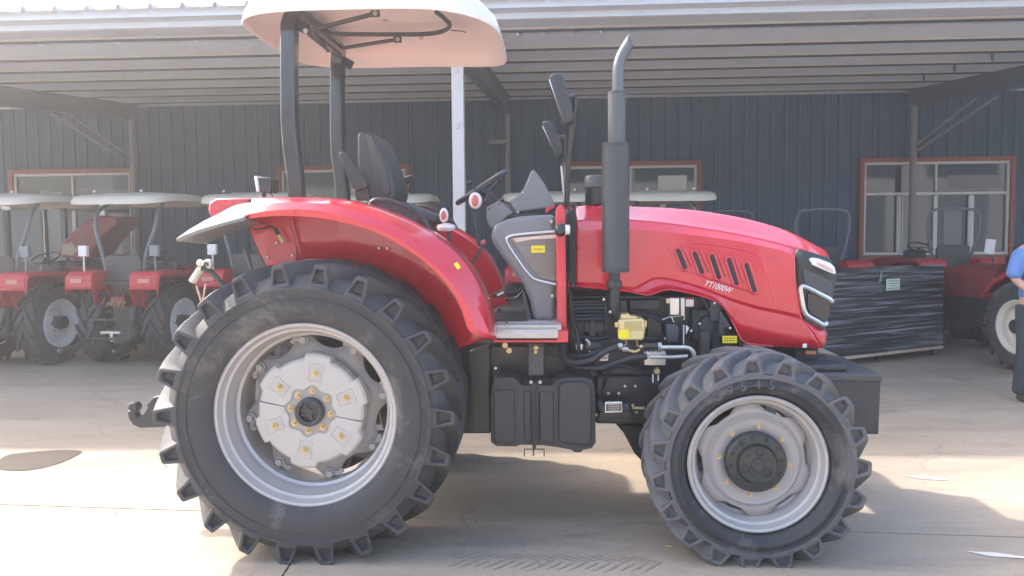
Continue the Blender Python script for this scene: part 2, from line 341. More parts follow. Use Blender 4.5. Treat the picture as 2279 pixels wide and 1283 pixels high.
# ================================================================== SHED
BR = -BF.a
shed = empty('machinery_shed', (0, 0, 0), BR); tag(shed, 'long open-fronted shed with dark blue ribbed wall and grey metal roof', 'shed')
WALLY = 13.3; XA, XB = -15.5, 15.5
def roof_z(y): return 3.78 + .06*(y-7.25)
# windows: local x ranges from the photo
wins = []
for a, b in ((22, 300), (617, 912), (1248, 1560), (1912, 2257)):
    wins.append((B(a, 360, WALLY-.05).x, B(b, 360, WALLY-.05).x))
WZ0, WZ1 = 1.02, 2.80
# wall panels with trapezoid ribs
PW = .92
def wall_mesh(z0, z1, w):
    g = G(); prof = []; nr = 4; st = PW/nr; x = 0
    while x < w-1e-3:
        for dx, dy in ((0, 0), (.012, -.028), (.045, -.028), (.057, 0), (.115, 0), (.119, -.006), (.127, -.006), (.131, 0), (.17, 0), (.174, -.006), (.182, -.006), (.186, 0)):
            if x+dx < w: prof.append((x+dx, dy))
        x += st
    prof.append((w+.004, 0)) if w-prof[-1][0] > .002 else None
    prof.append((w+.014, -.002))
    g.loft([[(a, b, z0) for a, b in prof], [(a, b, z1) for a, b in prof]]); return g.mesh('wall_panel', wallm, 20)
cache = {}
def wall_piece(x0, x1, z0, z1):
    k = (round(x1-x0, 3), round(z0, 2), round(z1, 2))
    if k not in cache: cache[k] = wall_mesh(z0, z1, x1-x0)
    inst(cache[k], 'wall_panel', shed, (x0, WALLY, 0))
x = XA
while x < XB:
    x1 = x+PW; segs = [(x, x1)]
    cut = [w for w in wins if w[0] < x1 and w[1] > x]
    if not cut: wall_piece(x, x1, 0, 4.25)
    else:
        w = cut[0]
        if x < w[0]: wall_piece(x, w[0], 0, 4.25)
        if x1 > w[1]: wall_piece(w[1], x1, 0, 4.25)
        a, b = max(x, w[0]), min(x1, w[1])
        if b-a > .02: wall_piece(a, b, 0, WZ0); wall_piece(a, b, WZ1, 4.25)
    x = x1
# windows
for wi, (a, b) in enumerate(wins):
    fw = .075; y = WALLY-.05
    w = G()
    w.box(((a+b)/2, y, WZ1-fw/2), (b-a, .14, fw)).box(((a+b)/2, y, WZ0+fw/2+.002), (b-a, .14, fw+.03)).box((a+fw/2, y, (WZ0+WZ1)/2), (fw, .136, WZ1-WZ0-2*fw)).box((b-fw/2, y, (WZ0+WZ1)/2), (fw, .136, WZ1-WZ0-2*fw))
    wo = w.build('window', orange, shed, .004)
    A, Bx, Z0, Z1 = a+fw, b-fw, WZ0+fw+.02, WZ1-fw; L = Bx-A; zt = Z0+(Z1-Z0)*.66; f = G(); t = .045
    f.box((A+L/2, y+.01, Z1-t/2), (L, .07, t)).box((A+L/2, y+.01, Z0+t/2), (L, .07, t)).box((A+L/2, y+.008, zt), (L-2*t, .07, t))
    for q in (A+t/2, Bx-t/2): f.box((q, y+.01, (Z0+Z1)/2), (t, .068, Z1-Z0-2*t))
    f.box((A+L/2, y+.01, (zt+Z1)/2), (t*.8, .06, Z1-zt-2*t))
    xs = [A+L*k/4 for k in (1, 2, 3)]
    for q in xs: f.box((q, y+.012, (Z0+zt)/2), (t*1.5, .06, zt-Z0-2*t+.02))
    for k in (1, 3):
        f.box((A+L*k/4 + (t*1.2 if k == 1 else -t*1.2), y-.012, (Z0+zt)/2), (t*.5, .03, zt-Z0-2*t))
    f.build('window_frame', wframe, wo, .003)
    for k in range(2): G().box((A+L*(k+.5)/2, y+.02, (zt+Z1)/2), (L/2-t, .008, Z1-zt-t)).build('pane', glassd, wo)
    for k in range(4): G().box((A+L*(k+.5)/4, y+.024+.004*(k % 2), (Z0+zt)/2), (L/4-t*.8, .008, zt-Z0-t)).build('pane', glassd, wo)
    if wi in (1, 2): G().box((a+(b-a)*.8, y+.012, zt+.22), (.5 if wi == 2 else .3, .004, .3)).build('paper_sheet', wframe, wo)
    if wi == 0:
        G().box((a+.75, y+.012, zt+.12), (.42, .004, .2), ry=.12).build('paper_sheet', postg, wo); G().box((a+1.35, y+.012, zt+.14), (.3, .004, .3)).build('paper_sheet', postg, wo)
    if wi == 3:
        G().box((a+(b-a)*.62, y+.016, Z0+.45), (.3, .004, .75)).build('paper_sheet', postg, wo); G().box((a+(b-a)*.75, y+.012, zt+.2), (.9, .004, .22)).build('paper_sheet', postg, wo)
G().box((0, WALLY+.22, 2.1), (31, .02, 4.2)).build('light_stop_sheet', steelg, shed)  # unseen sheet added to stop light leaking through the wall seams
# trim at wall head
G().box((0, WALLY-.05, 3.95), (31, .05, .07)).build('wall_trim', purl, shed)
G().box((0, WALLY-.03, .06), (31, .05, .12)).build('wall_base', steelg, shed)
# purlins (C sections)
for k, y in enumerate((7.57, 8.63, 9.48, 10.37, 11.3, 12.2, 13.15)):
    zt = roof_z(y)-.004; h = .165
    prof = [(y, zt), (y+.055, zt), (y+.055, zt-.006), (y+.004, zt-.006), (y+.004, zt-h+.006), (y+.05, zt-h+.006), (y+.05, zt-h+.022), (y+.058, zt-h+.022), (y+.058, zt-h), (y-.012, zt-h-.003), (y, zt-h+.012)]
    G().prism([(XA, p, q) for p, q in prof], (31, 0, 0)).build('purlin', purl, shed)
    pu_ = bpy.data.objects['purlin' if k == 0 else 'purlin.%03d' % k]
    G().prism([(XA+.01, y-.016, zt-h+.002), (XA+.01, y-.016, zt-h+.024), (XA+.01, y-.001, zt-h+.032), (XA+.01, y-.001, zt-h+.002)], (30.98, 0, 0)).build('purlin_lit_lip', colw, pu_)  # pale colour paints in the light caught along the purlin edge
    G().box((0, y+.024, zt-h-.007), (30.9, .085, .007)).build('purlin_shade_strip', iron, pu_)  # dark strip paints in the shade under the purlin
# roof sheets with ribs
def sheet_mesh():
    prof = []; x = 0
    for r in range(3):
        for dx, dz in ((0, 0), (.012, .045), (.040, .045), (.052, 0), (.155, 0), (.16, .004), (.17, .004), (.175, 0)): prof.append((x+dx, dz))
        x += .315
    prof.append((.940, 0))
    rows = [[(a, y, roof_z(y)+b) for a, b in prof] for y in (6.98, 14.3)]
    g = G().loft(rows); return g
rg = sheet_mesh(); rm = rg.mesh('roof_sheet', roofm, 20)
x = XA
while x < XB:
    o = inst(rm, 'roof_sheet', shed, (x, 0, 0)); q = o.modifiers.new('s', 'SOLIDIFY'); q.thickness = .003; x += .945
# eave: box gutter + bright lip
g = G(); yb = 7.18
prof = [(yb-.13, 3.70), (yb-.13, 3.79), (yb-.118, 3.79), (yb-.118, 3.715), (yb+.0, 3.70), (yb+.0, 3.63), (yb-.018, 3.63), (yb-.018, 3.685)]
g.prism([(XA, p, q) for p, q in prof], (31, 0, 0)).build('gutter', roofm, shed)
G().box((0, yb-.005+.03, 3.665), (31, .03, .07)).build('fascia', colw, shed, .004)
G().box((0, yb+.07, 3.72), (31, .05, .12)).build('eave_beam', purl, shed, .004)
# columns, rafters, posts, braces
colx = B(1022, 400, 7.4).x
colpx = [colx-15.4, colx-7.7, colx, colx+7.7]
for cx in colpx:
    c = G(); hw = .058
    c.box((cx, 7.35, 1.8), (hw*2, .008, 3.6)); c.box((cx-hw+.022, 7.40, 1.8), (.036, .09, 3.598)).box((cx+hw-.004, 7.40, 1.8), (.008, .09, 3.598))
    co = c.build('column', colw, shed, .003)
    for zz in (1.9, 2.65, 3.2): G().box((cx, 7.34, zz), (.022, .02, .05)).build('clip', colw, co, .003)
    G().box((cx, 7.38, .03), (.26, .26, .06)).build('base_plate', postg, co, .004)
for px, fx in ((305, colpx[1]), (1132, colpx[2]), (2025, colpx[3])):
    rx = B(px, 400, 13.1).x
    r = G(); a = Vector((fx, 7.4, roof_z(7.4)-.34)); b = Vector((rx, 13.2, roof_z(13.2)-.34))
    up = Vector((0, 0, 1)); r.bar(a, b, .02, .28); r.bar(a+Vector((0, 0, .135)), b+Vector((0, 0, .135)), .13, .012); r.bar(a-Vector((0, 0, .135)), b-Vector((0, 0, .135)), .13, .012)
    r.build('rafter', steelg, shed)
    po = G().tube([(rx, 13.0, 0), (rx, 13.0, roof_z(13)-.45)], .052, 12).build('post', postg, shed)
    sgn = 1 if px > 1500 else -1
    for k in (0, 1):
        xo = .32+.2*k if px != 1132 else .0
        if xo: G().bar((rx+sgn*.03, 12.95, 3.0-.12*k), (rx+sgn*(.45+.22*k), 12.0-.2*k, roof_z(12)-.48), .035, .035).build('brace', postg, shed)
    if px == 1132: G().box((rx-.17, 12.98, 3.15), (.3, .06, .07)).build('brace', postg, shed, .004)
# clips that fix purlins to the roof rafters
for y in (8.63, 9.48, 10.37, 11.3, 12.2):
    rx = B(2025, 400, 13.1).x; G().box((rx-.25, y-.01, roof_z(y)-.09), (.012, .06, .15)).build('purlin_cleat', steelg, shed)

# invented hall behind the camera, added for reflections in glass and paint
hall = empty('reflection_hall', (0, -24, 0)); tag(hall, 'added unseen pale hall behind the camera, there for reflections', 'hall')
G().box((0, -4, 3.4), (70, 8, 6.8)).build('reflection_hall_wall', colw, hall)
for k in range(-5, 6):
    G().box((k*6.2, .03, 1.9), (3.2, .1, 3.8)).build('gate', steelg if k % 2 else postg, hall); G().box((k*6.2+.1, .03, 5.2), (4.2, .08, .9)).build('window', glassd, hall)  # gates and windows of the added hall, there for reflections
G().box((0, .3, 6.9), (71, .8, .25)).build('eave', steelg, hall)
# ================================================================== MAIN TRACTOR
tr = empty('tractor', (TF.o.x, TF.o.y, 0), -TF.a)
tag(tr, 'large glossy red tractor with cream canopy, side on in the foreground', 'tractor')
W_ = 1.8                                            # overall width; mirror(y) = W_-y
def PP(pts, y): return [T(a, b, y) for a, b in pts]
def pprism(pts, y0, y1, name, m, parent=None, bevel=.006, n=None, **k):
    p = PP(pts, y0)
    if n: p = catmull(p+[p[0]], n)[:-1]
    return G().prism(p, (0, y1-y0, 0)).build(name, m, parent or tr, bevel, **k)
def pbox(x0, y0p, x1, y1p, y0, y1, name, m, parent=None, bevel=.004, **k):
    return pprism([(x0, y0p), (x1, y0p), (x1, y1p), (x0, y1p)], y0, y1, name, m, parent, bevel, **k)
def ptube(pts, r, name, m, parent=None, seg=None, n=10, **k):
    return G().tube([T(*p) for p in pts], r, n, seg).build(name, m, parent or tr, **k)

def bolt_head(g, c, r=.014, d=.016, side=-1):
    c = Vector(c); g.lathe([(0, -d*1.9*(-side)), (r*.45, side*d*1.9), (r*.5, side*d*1.8), (r*.5, side*d), (r*.98, side*d), (r, side*d*.8), (r, 0)], c, 'y', 6)
    g.lathe([(r*1.3, 0), (r*1.3, side*d*.25), (r*.9, side*d*.3)], c, 'y', 16)
def make_tyre(R, rc, rb, w, nl, lw, twist, tread_z, m_t, m_l, parent, bul=.045):
    """tyre around local y axis, rim plane at y=0, sides bulge out by bul; lugs at both shoulders, chevron pattern"""
    sh = R-tread_z; w0 = w; parent_rim = parent; w = w+2*bul
    tp = empty('tyre_assembly', (0, -bul, 0), 0, parent) if False else None
    side1 = [(rc+.006, .012), (rc, .004), (rc-.006, -.002), (rc-.02, 0), (rc-.03, .004), ((rb+rc)/2, -.006), (rb+.05, .006), (rb+.02, .030), (rb+.008, bul+.004), (rb-.006, bul+.03)]
    prof = [(r, w-y) for r, y in reversed(side1)]
    sh_y = lambda L: [(r, y-bul) for r, y in L]
    tyre = G().lathe(sh_y(prof), n=96).lathe(sh_y(side1), n=96).build('tyre', m_t, parent, ang=40)
    G().lathe(sh_y([(rc+.006, w-.012), (sh-.01, w-.05), (sh+.006, w*.78), (sh+.016, w/2), (sh+.006, w*.22), (sh-.01, .05), (rc+.006, .012)]), n=96).build('tread_band', m_l, parent, ang=60)
    l = G(); N = 12
    def base_r(y):
        q = min(y, w-y); 
        if q < .012: return rc-.012
        if q < .05: return rc+(sh-.012-rc)*(q-.012)/.038
        return sh-.014+.02*min(1, (q-.05)/(w*.4))
    def surf(a, y, r): return Vector((r*math.cos(a), y-bul, r*math.sin(a)))
    for side in (0, 1):
        for k in range(nl):
            a0 = 2*PI*(k + .5*side)/nl
            rows = []
            for i in range(N+1):
                s = i/N; yy = -.002 + s*(w*.53)
                an = a0 - twist*(s**1.25) * 1.0                       # inward end swings clockwise seen from outside
                top = R - .018*abs(1-s)**3*0 - (.012*(1-min(1, s*5)))
                hw = lw/2*(1-.12*s); bw = hw*1.5
                y = yy if side == 0 else w-yy
                ta, ba = hw/R, bw/R
                br = base_r(yy)-.006
                if i == 0: br = rc-.006
                lean = .008*(1-min(1, s*6))
                yt = y + (lean if side == 0 else -lean)*.6
                rows.append([surf(an-ba*(1.45 if i == 0 else 1), y, br), surf(an-ta*1.1, yt, top-.012), surf(an-ta*.85, yt, top), surf(an+ta*.85, yt, top), surf(an+ta*1.1, yt, top-.012), surf(an+ba*(1.45 if i == 0 else 1), y, br)])
            g2 = l; kk = len(g2.v); g2.loft(rows)
            # inner end cap
            e = kk + N*6; g2.f.append((e, e+1, e+2, e+3, e+4, e+5))
            # shoulder end with a pocket
            r0 = rows[0]; c = sum(r0, Vector())/6
            inner = [c + (p-c)*.62 for p in (r0[0], r0[1]*.5+r0[2]*.5, r0[3]*.5+r0[4]*.5, r0[5])]
            dpt = .03 if side == 0 else -.03
            deep = [c + (p-c)*.78 + Vector((0, dpt, 0)) for p in inner]
            outer = [r0[0], r0[1], r0[2], r0[3], r0[4], r0[5]]
            b0 = len(g2.v); g2.v += [tuple(p) for p in outer+inner+deep]
            g2.f += [(b0, b0+1, b0+6+1, b0+6), (b0+1, b0+2, b0+7), (b0+2, b0+3, b0+8, b0+7), (b0+3, b0+4, b0+8), (b0+4, b0+5, b0+9, b0+8), (b0+5, b0, b0+6, b0+9),
                     (b0+6, b0+7, b0+11, b0+10), (b0+7, b0+8, b0+12, b0+11), (b0+8, b0+9, b0+13, b0+12), (b0+9, b0+6, b0+10, b0+13), (b0+10, b0+11, b0+12, b0+13)]
    l.build('tread_lugs', m_l, parent, .004, 1, ang=35)
    rg = G(); rg.lathe(sh_y([(rc-.016, .004), (rc-.013, -.006), (rc-.003, -.006), (rc, .006)]), n=96); rg.lathe(sh_y([((rb+rc)/2+.035, -.001), ((rb+rc)/2+.037, -.008), ((rb+rc)/2+.041, -.008), ((rb+rc)/2+.043, -.001)]), n=96); rg.build('sidewall_ring', m_l, parent)
    # small oval wear marks between the lugs
    if True:
        ov = G()
        for k in range(nl):
            a = 2*PI*(k+.5)/nl - .02; r = sh+.002
            ps = []
            for q in range(14):
                b = 2*PI*q/14; ps.append(surf(a+.045*math.cos(b)*.5/R*1.0, .10+.017*math.sin(b), r+.004))
            ov.tube(ps+[ps[0]], .0016, 5, cap=False)
        ov.build('wear_marks', m_l, parent)['kind'] = 'stuff'
    return tyre
def wheel_at(name, c, parent, flip=False):
    o = empty(name, c, 0, parent)
    if flip: o.rotation_euler = (0, 0, PI)
    return o
# ---- rear wheel
def rear_wheel(c, flip=False):
    wh = wheel_at('rear_wheel', c, tr, flip)
    make_tyre(.755, .632, .440, .43, 22, .062, .36, .058, rubber, rubf, wh)
    g = G(); g.lathe([(.448, .016), (.456, .004), (.455, -.006), (.447, -.010), (.438, -.006), (.432, .012), (.424, .028), (.412, .034), (.408, .06), (.398, .075), (.392, .115), (.378, .125), (.374, .28), (.385, .3), (.405, .33), (.41, .40), (.45, .44), (.456, .43), (.42, .40), (.42, .05)], n=96).build('rim', rimg, wh, ang=28)
    # scalloped disc with eight arms, dished
    d = G(); n = 192; R_ = []
    for k in range(n):
        a = 2*PI*k/n; q = .5+.5*math.cos(8*(a-math.radians(10))); R_.append(.312+.066*(q**1.5))
    rows = []
    for s_, yy in ((0, .165), (.30, .165), (.62, .17), (.72, .20), (.86, .205), (1, .205)):
        rows.append([Vector((R_[k]*math.cos(2*PI*k/n), yy, R_[k]*math.sin(2*PI*k/n)))*1 if s_ == 1 else Vector(((.26*s_/.86)*math.cos(2*PI*k/n), yy, (.26*s_/.86)*math.sin(2*PI*k/n))) for k in range(n)])
    d.loft(rows, closed=True); d.build('wheel_disc', disc, wh, solid=.012, ang=30)
    # rim clamps
    for k in range(8):
        a = math.radians(10)+2*PI*k/8; c0 = Vector((.352*math.cos(a), .19, .352*math.sin(a)))
        g = G(); g.lathe([(0, -.03), (.016, -.03), (.018, -.026), (.018, -.012), (.026, -.010), (.026, .012)], c0, 'y', 14)
        u = Vector((-math.sin(a), 0, math.cos(a)))
        g.bar(c0+u*.012, c0+u*.055+Vector((math.cos(a), 0, math.sin(a)))*.01, .012, .02)
        g.ball(c0+u*.058, .015, 8, (1, .7, 1)); g.build('rim_clamp', disc, wh)
    # two half weights
    for hf in (0, 1):
        g = G(); st = math.radians(-11)+PI*hf+.010; en = st+PI-.020; N = 96; out = []; inn = []
        for k in range(N+1):
            a = st+(en-st)*k/N; ph = math.degrees(a-math.radians(81)) % 60; ph = min(ph, 60-ph)
            r = .292 if ph < 13.5 else (.268 if ph > 15 else .292-.024*(ph-13.5)/1.5)
            ph2 = math.degrees(a-math.radians(82)) % 45; ph2 = min(ph2, 45-ph2)
            ri = .118+.010*math.cos(math.radians(ph2*8)); out.append((a, r)); inn.append((a, ri))
        P = lambda a, r, y: Vector((r*math.cos(a), y, r*math.sin(a)))
        rows = [[P(a, r, .15) for a, r in inn], [P(a, r, .085) for a, r in inn], [P(a, r+.008, .077) for a, r in inn], [P(a, r*.72+.03, .075) for a, r in out], [P(a, r-.012, .080) for a, r in out], [P(a, r, .092) for a, r in out], [P(a, r, .155) for a, r in out]]
        g.loft(rows)
        for e in (0, N):
            b0 = len(g.v); g.v += [tuple(r_[e]) for r_ in rows]; g.f.append(tuple(range(b0, b0+7)))
        wo = g.build('wheel_weight', weightm, wh, .003, ang=30)
    for k in range(6):
        a = math.radians(81+60*k+.0); c0 = Vector((.196*math.cos(a), .076, .196*math.sin(a)))
        # pocket frame and its bolt
        g = G(); u = Vector((math.cos(a), 0, math.sin(a))); v = Vector((-math.sin(a), 0, math.cos(a)))
        q = [c0+u*i+v*j for i, j in ((-.043, -.030), (-.043, .030), (.043, .036), (.043, -.036))]
        for e in range(4): g.bar(q[e], q[(e+1) % 4], .005, .006, (0, 1, 0))
        g.build('bolt_pocket', weightm, wh, .002)
        g = G(); bolt_head(g, c0+Vector((0, -.002, 0)), .014, .014); g.build('bolt', brass, wh)
    g = G(); n = 64
    rr = [.124+.010*math.cos(8*(2*PI*k/n)-math.radians(82)*8) for k in range(n)]
    g.loft([[Vector((r*math.cos(2*PI*k/n), y, r*math.sin(2*PI*k/n))) for k in range(n)] if q else [Vector((.05*math.cos(2*PI*k/n), y, .05*math.sin(2*PI*k/n))) for k in range(n)] for q, y in ((0, .086), (1, .086), (1, .15)) for r in [0]] if False else
           [[Vector((.05*math.cos(2*PI*k/n), .088, .05*math.sin(2*PI*k/n))) for k in range(n)], [Vector((rr[k]*math.cos(2*PI*k/n), .088, rr[k]*math.sin(2*PI*k/n))) for k in range(n)], [Vector((rr[k]*math.cos(2*PI*k/n), .15, rr[k]*math.sin(2*PI*k/n))) for k in range(n)]], closed=True)
    g.build('hub_flange', disc, wh, .002)
    for k in range(8):
        a = math.radians(82+45*k); g = G(); bolt_head(g, (.101*math.cos(a), .087, .101*math.sin(a)), .013, .014); g.build('bolt', brass, wh)
    g = G(); g.lathe([(0, .06), (.02, .06), (.022, .068), (.045, .070), (.048, .05), (.060, .046), (.070, .05), (.072, .06), (.072, .09)], n=40)
    for k in range(4):
        a = k*PI/2+.4; g.bar((.02*math.cos(a), .064, .02*math.sin(a)), (.05*math.cos(a), .064, .05*math.sin(a)), .01, .01)
    g.build('hub_cap', cast2, wh, ang=30)
    g = G(); g.tube([(0, .12, 0), (0, .6, 0)], .07, 20); g.build('half_axle', cast, wh)
    return wh
rc = T(679, 925, 0.0)
rear_wheel(rc); 
fw = rear_wheel(Vector((rc.x, W_, rc.z)), True); fw['label'] = 'rear wheel on the far side'
# ---- front wheel
def front_wheel(c, flip=False):
    wh = wheel_at('front_wheel', c, tr, flip)
    make_tyre(.532, .442, .335, .30, 19, .066, .36, .052, rubber, rubt, wh)
    G().lathe([(.328, .018), (.336, .004), (.335, -.006), (.327, -.010), (.318, -.006), (.312, .010), (.306, .022), (.294, .028), (.290, .045), (.284, .055), (.280, .09), (.268, .1), (.262, .2), (.275, .22), (.29, .27), (.335, .3), (.29, .28), (.3, .04)], n=96).build('rim', rimg, wh, ang=28)
    n = 192; d = G(); R_ = []
    for k in range(n):
        a = 2*PI*k/n; q = math.cos(6*(a-math.radians(97))); R_.append(.266+.018*max(-1, min(1, q*1.6)))
    rows = [[Vector((r*math.cos(2*PI*k/n), y, r*math.sin(2*PI*k/n))) for k in range(n)] for r, y in ((.10, .07), (.205, .07), (.213, .064), (.222, .076), (.232, .082))] + [[Vector((R_[k]*math.cos(2*PI*k/n), .082, R_[k]*math.sin(2*PI*k/n))) for k in range(n)]]
    d.loft(rows, closed=True); d.build('wheel_disc', disc, wh, solid=.01, ang=25)
    for k in range(6):
        a = math.radians(97+60*k); g = G(); g.lathe([(0, -.008), (.010, -.008), (.013, -.004), (.0135, 0)], (.262*math.cos(a), .081, .262*math.sin(a)), 'y', 14); g.build('rivet', disc, wh)
    for k in range(8):
        a = math.radians(84+45*k); g = G(); bolt_head(g, (.170*math.cos(a), .069, .170*math.sin(a)), .013, .012); g.build('bolt', brass, wh)
    g = G(); g.lathe([(0, -.008), (.03, -.008), (.033, -.003), (.036, -.002), (.086, .000), (.091, -.006), (.095, .002), (.100, .010), (.135, .016), (.146, .026), (.148, .09)], n=60); hb = g.build('hub', cast2, wh, ang=30)
    for k in range(12):
        a = math.radians(7+30*k); g = G(); bolt_head(g, (.122*math.cos(a), .013, .122*math.sin(a)), .010, .008); g.build('hub_bolt', cast2, wh)
    for k in range(6):
        a = math.radians(20+60*k); g = G(); g.lathe([(0, .003), (.012, .003), (.016, -.004), (.017, -.006), (.019, -.004), (.020, .004)] if k % 2 else [(0, -.004), (.009, -.004), (.011, .003)], (.060*math.cos(a), -.001, .060*math.sin(a)), 'y', 14); g.build('hub_port', cast2, wh)
    return wh
fc = T(1686, 1034, .04)
fwn = front_wheel(fc); f2 = front_wheel(Vector((fc.x, W_-.04, fc.z)), True)
# raised letters on the sidewall
for ch, ang in zip('G954S', (121, 111.5, 102, 92.5, 83)):
    me = text_mesh(ch, .062, .0035, rubber)
    a = math.radians(ang); rr = .396
    Rm = Matrix.Rotation(-(a-PI/2), 4, 'Y') @ Matrix.Rotation(PI/2, 4, 'X')
    P0 = Vector((rr*math.cos(a), -.052, rr*math.sin(a)))
    G().add([P0 + (Rm @ (v.co*1.0)).to_3d() for v in me.vertices], [tuple(p.vertices) for p in me.polygons]).build('letter', rubt, fwn)

# ---- fenders
lipb = [(547, 488), (600, 482), (648, 481), (705, 485), (764, 496), (812, 509), (859, 528), (905, 555), (947, 586), (982, 620), (1010, 656), (1030, 698), (1044, 737), (1080, 751)]
lipt = [(546, 479), (596, 470), (640, 467), (684, 467), (730, 473), (771, 484), (820, 502), (862, 520), (905, 545), (950, 578), (990, 614), (1022, 655), (1046, 700), (1062, 748)]
shou = [(560, 462), (605, 453), (648, 450), (700, 452), (750, 458), (800, 471), (850, 488), (900, 514), (945, 545), (985, 580), (1022, 620), (1052, 665), (1075, 710), (1094, 754)]
crst = [(560, 443), (610, 442), (650, 442), (700, 443), (748, 446), (795, 454), (850, 471), (905, 494), (955, 520), (1000, 550), (1040, 593), (1068, 640), (1088, 692), (1104, 757)]
def fender(far):
    mir = (lambda p: Vector((p.x, W_-p.y, p.z))) if far else (lambda p: p)
    n = 40; R = [catmull(PP(lipb, .085), n), catmull(PP(lipb, .055), n), catmull(PP(lipt, .045), n), catmull(PP(shou, .075), n), catmull(PP(crst, .15), n)]
    c = R[-1]; R.append([p+Vector((0, .06, .010)) for p in c]); R.append([p+Vector((0, .16, .012)) for p in c]); R.append([p+Vector((0, .30, .0)) for p in c])
    # inner wall, down to behind the tyre
    ax = Vector((rc.x, 0, rc.z)); w1 = []; w2 = []
    for p in R[-1]:
        q = Vector((p.x, .465, p.z-.01)); w1.append(q)
        d = Vector((q.x-ax.x, 0, q.z-ax.z)); L = d.length; k = max(.70/L, .2); w2.append(Vector((ax.x+d.x*k, .468, ax.z+d.z*k)))
    R += [w1, [a.lerp(b, .5) for a, b in zip(w1, w2)], w2]
    g = G().loft([[mir(p) for p in r] for r in R]); fo = g.build('fender', red, tr, solid=.006, ang=26)
    if far: fo['label'] = 'fender on the far side'
    return fo
fn = fender(False); ff = fender(True)
# rear closing panel of the near fender (slanting edge) and stiffening rib
wall = [(541, 478), (600, 462), (640, 470), (660, 560), (655, 610), (590, 600)]
pprism(wall, .455, .462, 'fender_wall', red, fn, 0)
ptube([(650, 482, .44), (658, 520, .44), (670, 566, .445)], .006, 'rib', red, fn)
pprism([(1003, 657), (1005, 650), (980, 693), (975, 700)], .445, .452, 'rib', redd, fn, 0)
for q in ((844, 553), (863, 553), (596, 573), (651, 568), (616, 541)):
    g = G(); c = T(q[0], q[1], .445); g.lathe([(0, -.006), (.006, -.006), (.008, -.003), (.0095, 0)], c, 'y', 12); g.build('bolt', steel, fn)
# stickers on the crest
def sticker(x0, y0, x1, y1, y, parent, m=yellow, rows=2, tilt=0, lab=None):
    a = T(x0, y0, y); b = T(x1, y1, y); c = (a+b)/2; w, h = abs(b.x-a.x), abs(a.z-b.z)
    o = G().box(c, (w, .002, h), ry=tilt).build('label', m, parent)
    for r in range(rows):
        for k in range(5):
            u = -w*.38+w*.76*(k+.5)/5; v = h*(.5-(r+1)/(rows+1)); R = Matrix.Rotation(tilt, 3, 'Y')
            g = G(); g.box(c+R@Vector((u, -.0016, v)), (w*.09, .001, h*.14), ry=tilt)
            if r == 0 and k == 0: acc = G()
            acc.add(g.v, g.f)
    if rows: acc.build('print', ink, o)
    return o
g = G().box(T(1018, 592, .06), (.034, .006, .02), ry=1.0); g.build('reflector', yellow, fn, .002)
# grey rear extension plate of the near fender
n = 12
near = catmull(PP([(391, 532), (445, 511), (500, 495), (546, 483)], .03), n); nb = [p+Vector((.004, .004, -.014)) for p in near]
inn = catmull(PP([(452, 493), (490, 473), (530, 452), (600, 444)], .36), n)
inb = catmull(PP([(456, 543), (500, 524), (540, 508), (590, 500)], .42), n)
G().loft([inb, nb, near, [a.lerp(b, .5)+Vector((0, 0, .004)) for a, b in zip(near, inn)], inn]).build('fender_extension', greyp, tr, solid=.006)
pprism([(463, 470), (466, 452), (480, 443), (560, 442), (545, 455), (510, 470), (478, 486), (470, 484)], .34, .60, 'tail_lamp_box', red, tr, .008)
pprism([(462, 462), (466, 450), (477, 446), (481, 449), (473, 484), (466, 478)], .36, .58, 'tail_lamp_rim', redd, tr, .004)
ptube([(547, 490, .40), (556, 505, .40), (573, 511, .40), (592, 508, .40), (600, 503, .40), (612, 510, .40)], .006, 'wire', hose, seg=16)
ptube([(612, 510, .40), (620, 523, .40)], .012, 'connector', blackm); ptube([(620, 523, .40), (632, 540, .40)], [.009, .012], 'connector', amber)
ptube([(456, 543, .42), (520, 508, .42), (545, 492, .42)], .002, 'wire', steel)
ptube([(595, 600, .46), (575, 560, .46), (548, 500, .46)], .008, 'fender_stay', iron); ptube([(560, 600, .5), (553, 575, .5), (545, 552, .5)], .010, 'fender_stay', greyd)
# ---- light stalk on the near fender
pprism([(565, 393), (572, 391), (577, 427), (570, 428)], .42, .56, 'work_lamp_glass', lens); lb = pprism([(573, 397), (576, 394), (601, 395), (604, 400), (603, 426), (600, 429), (576, 428)], .43, .55, 'work_lamp', blackm)
ptube([(587, 428, .48), (588, 443, .48)], .012, 'lamp_stem', blackm); ptube([(598, 427, .48), (606, 436, .48), (607, 444, .48)], .003, 'wire', hose, seg=8)

# ---- roll bar
pa = [T(x, y, .45) for x, y in ((661, 445), (659, 400), (650, 330), (645, 270), (644, 205), (644, 120), (645, 70))]
topz = T(650, 26, .45).z; x0 = pa[-1].x
arc = [Vector((x0+.004, .455, topz-.05)), Vector((x0+.02, .50, topz-.01)), Vector((x0+.03, .60, topz))]
path = pa+arc; far = [Vector((p.x, W_-p.y, p.z)) for p in reversed(path)]
P = catmull(path, 30)+catmull(far, 30)
G().tube(P, .056, 4, sq=True).build('roll_bar', blackp, tr, .010, 3)
for y in (.45, W_-.45):
    b0 = T(646, 70, .45); G().box((b0.x+.055, y, b0.z+.03), (.09, .02, .06), ry=.5).build('canopy_bracket', blackp, tr, .006)
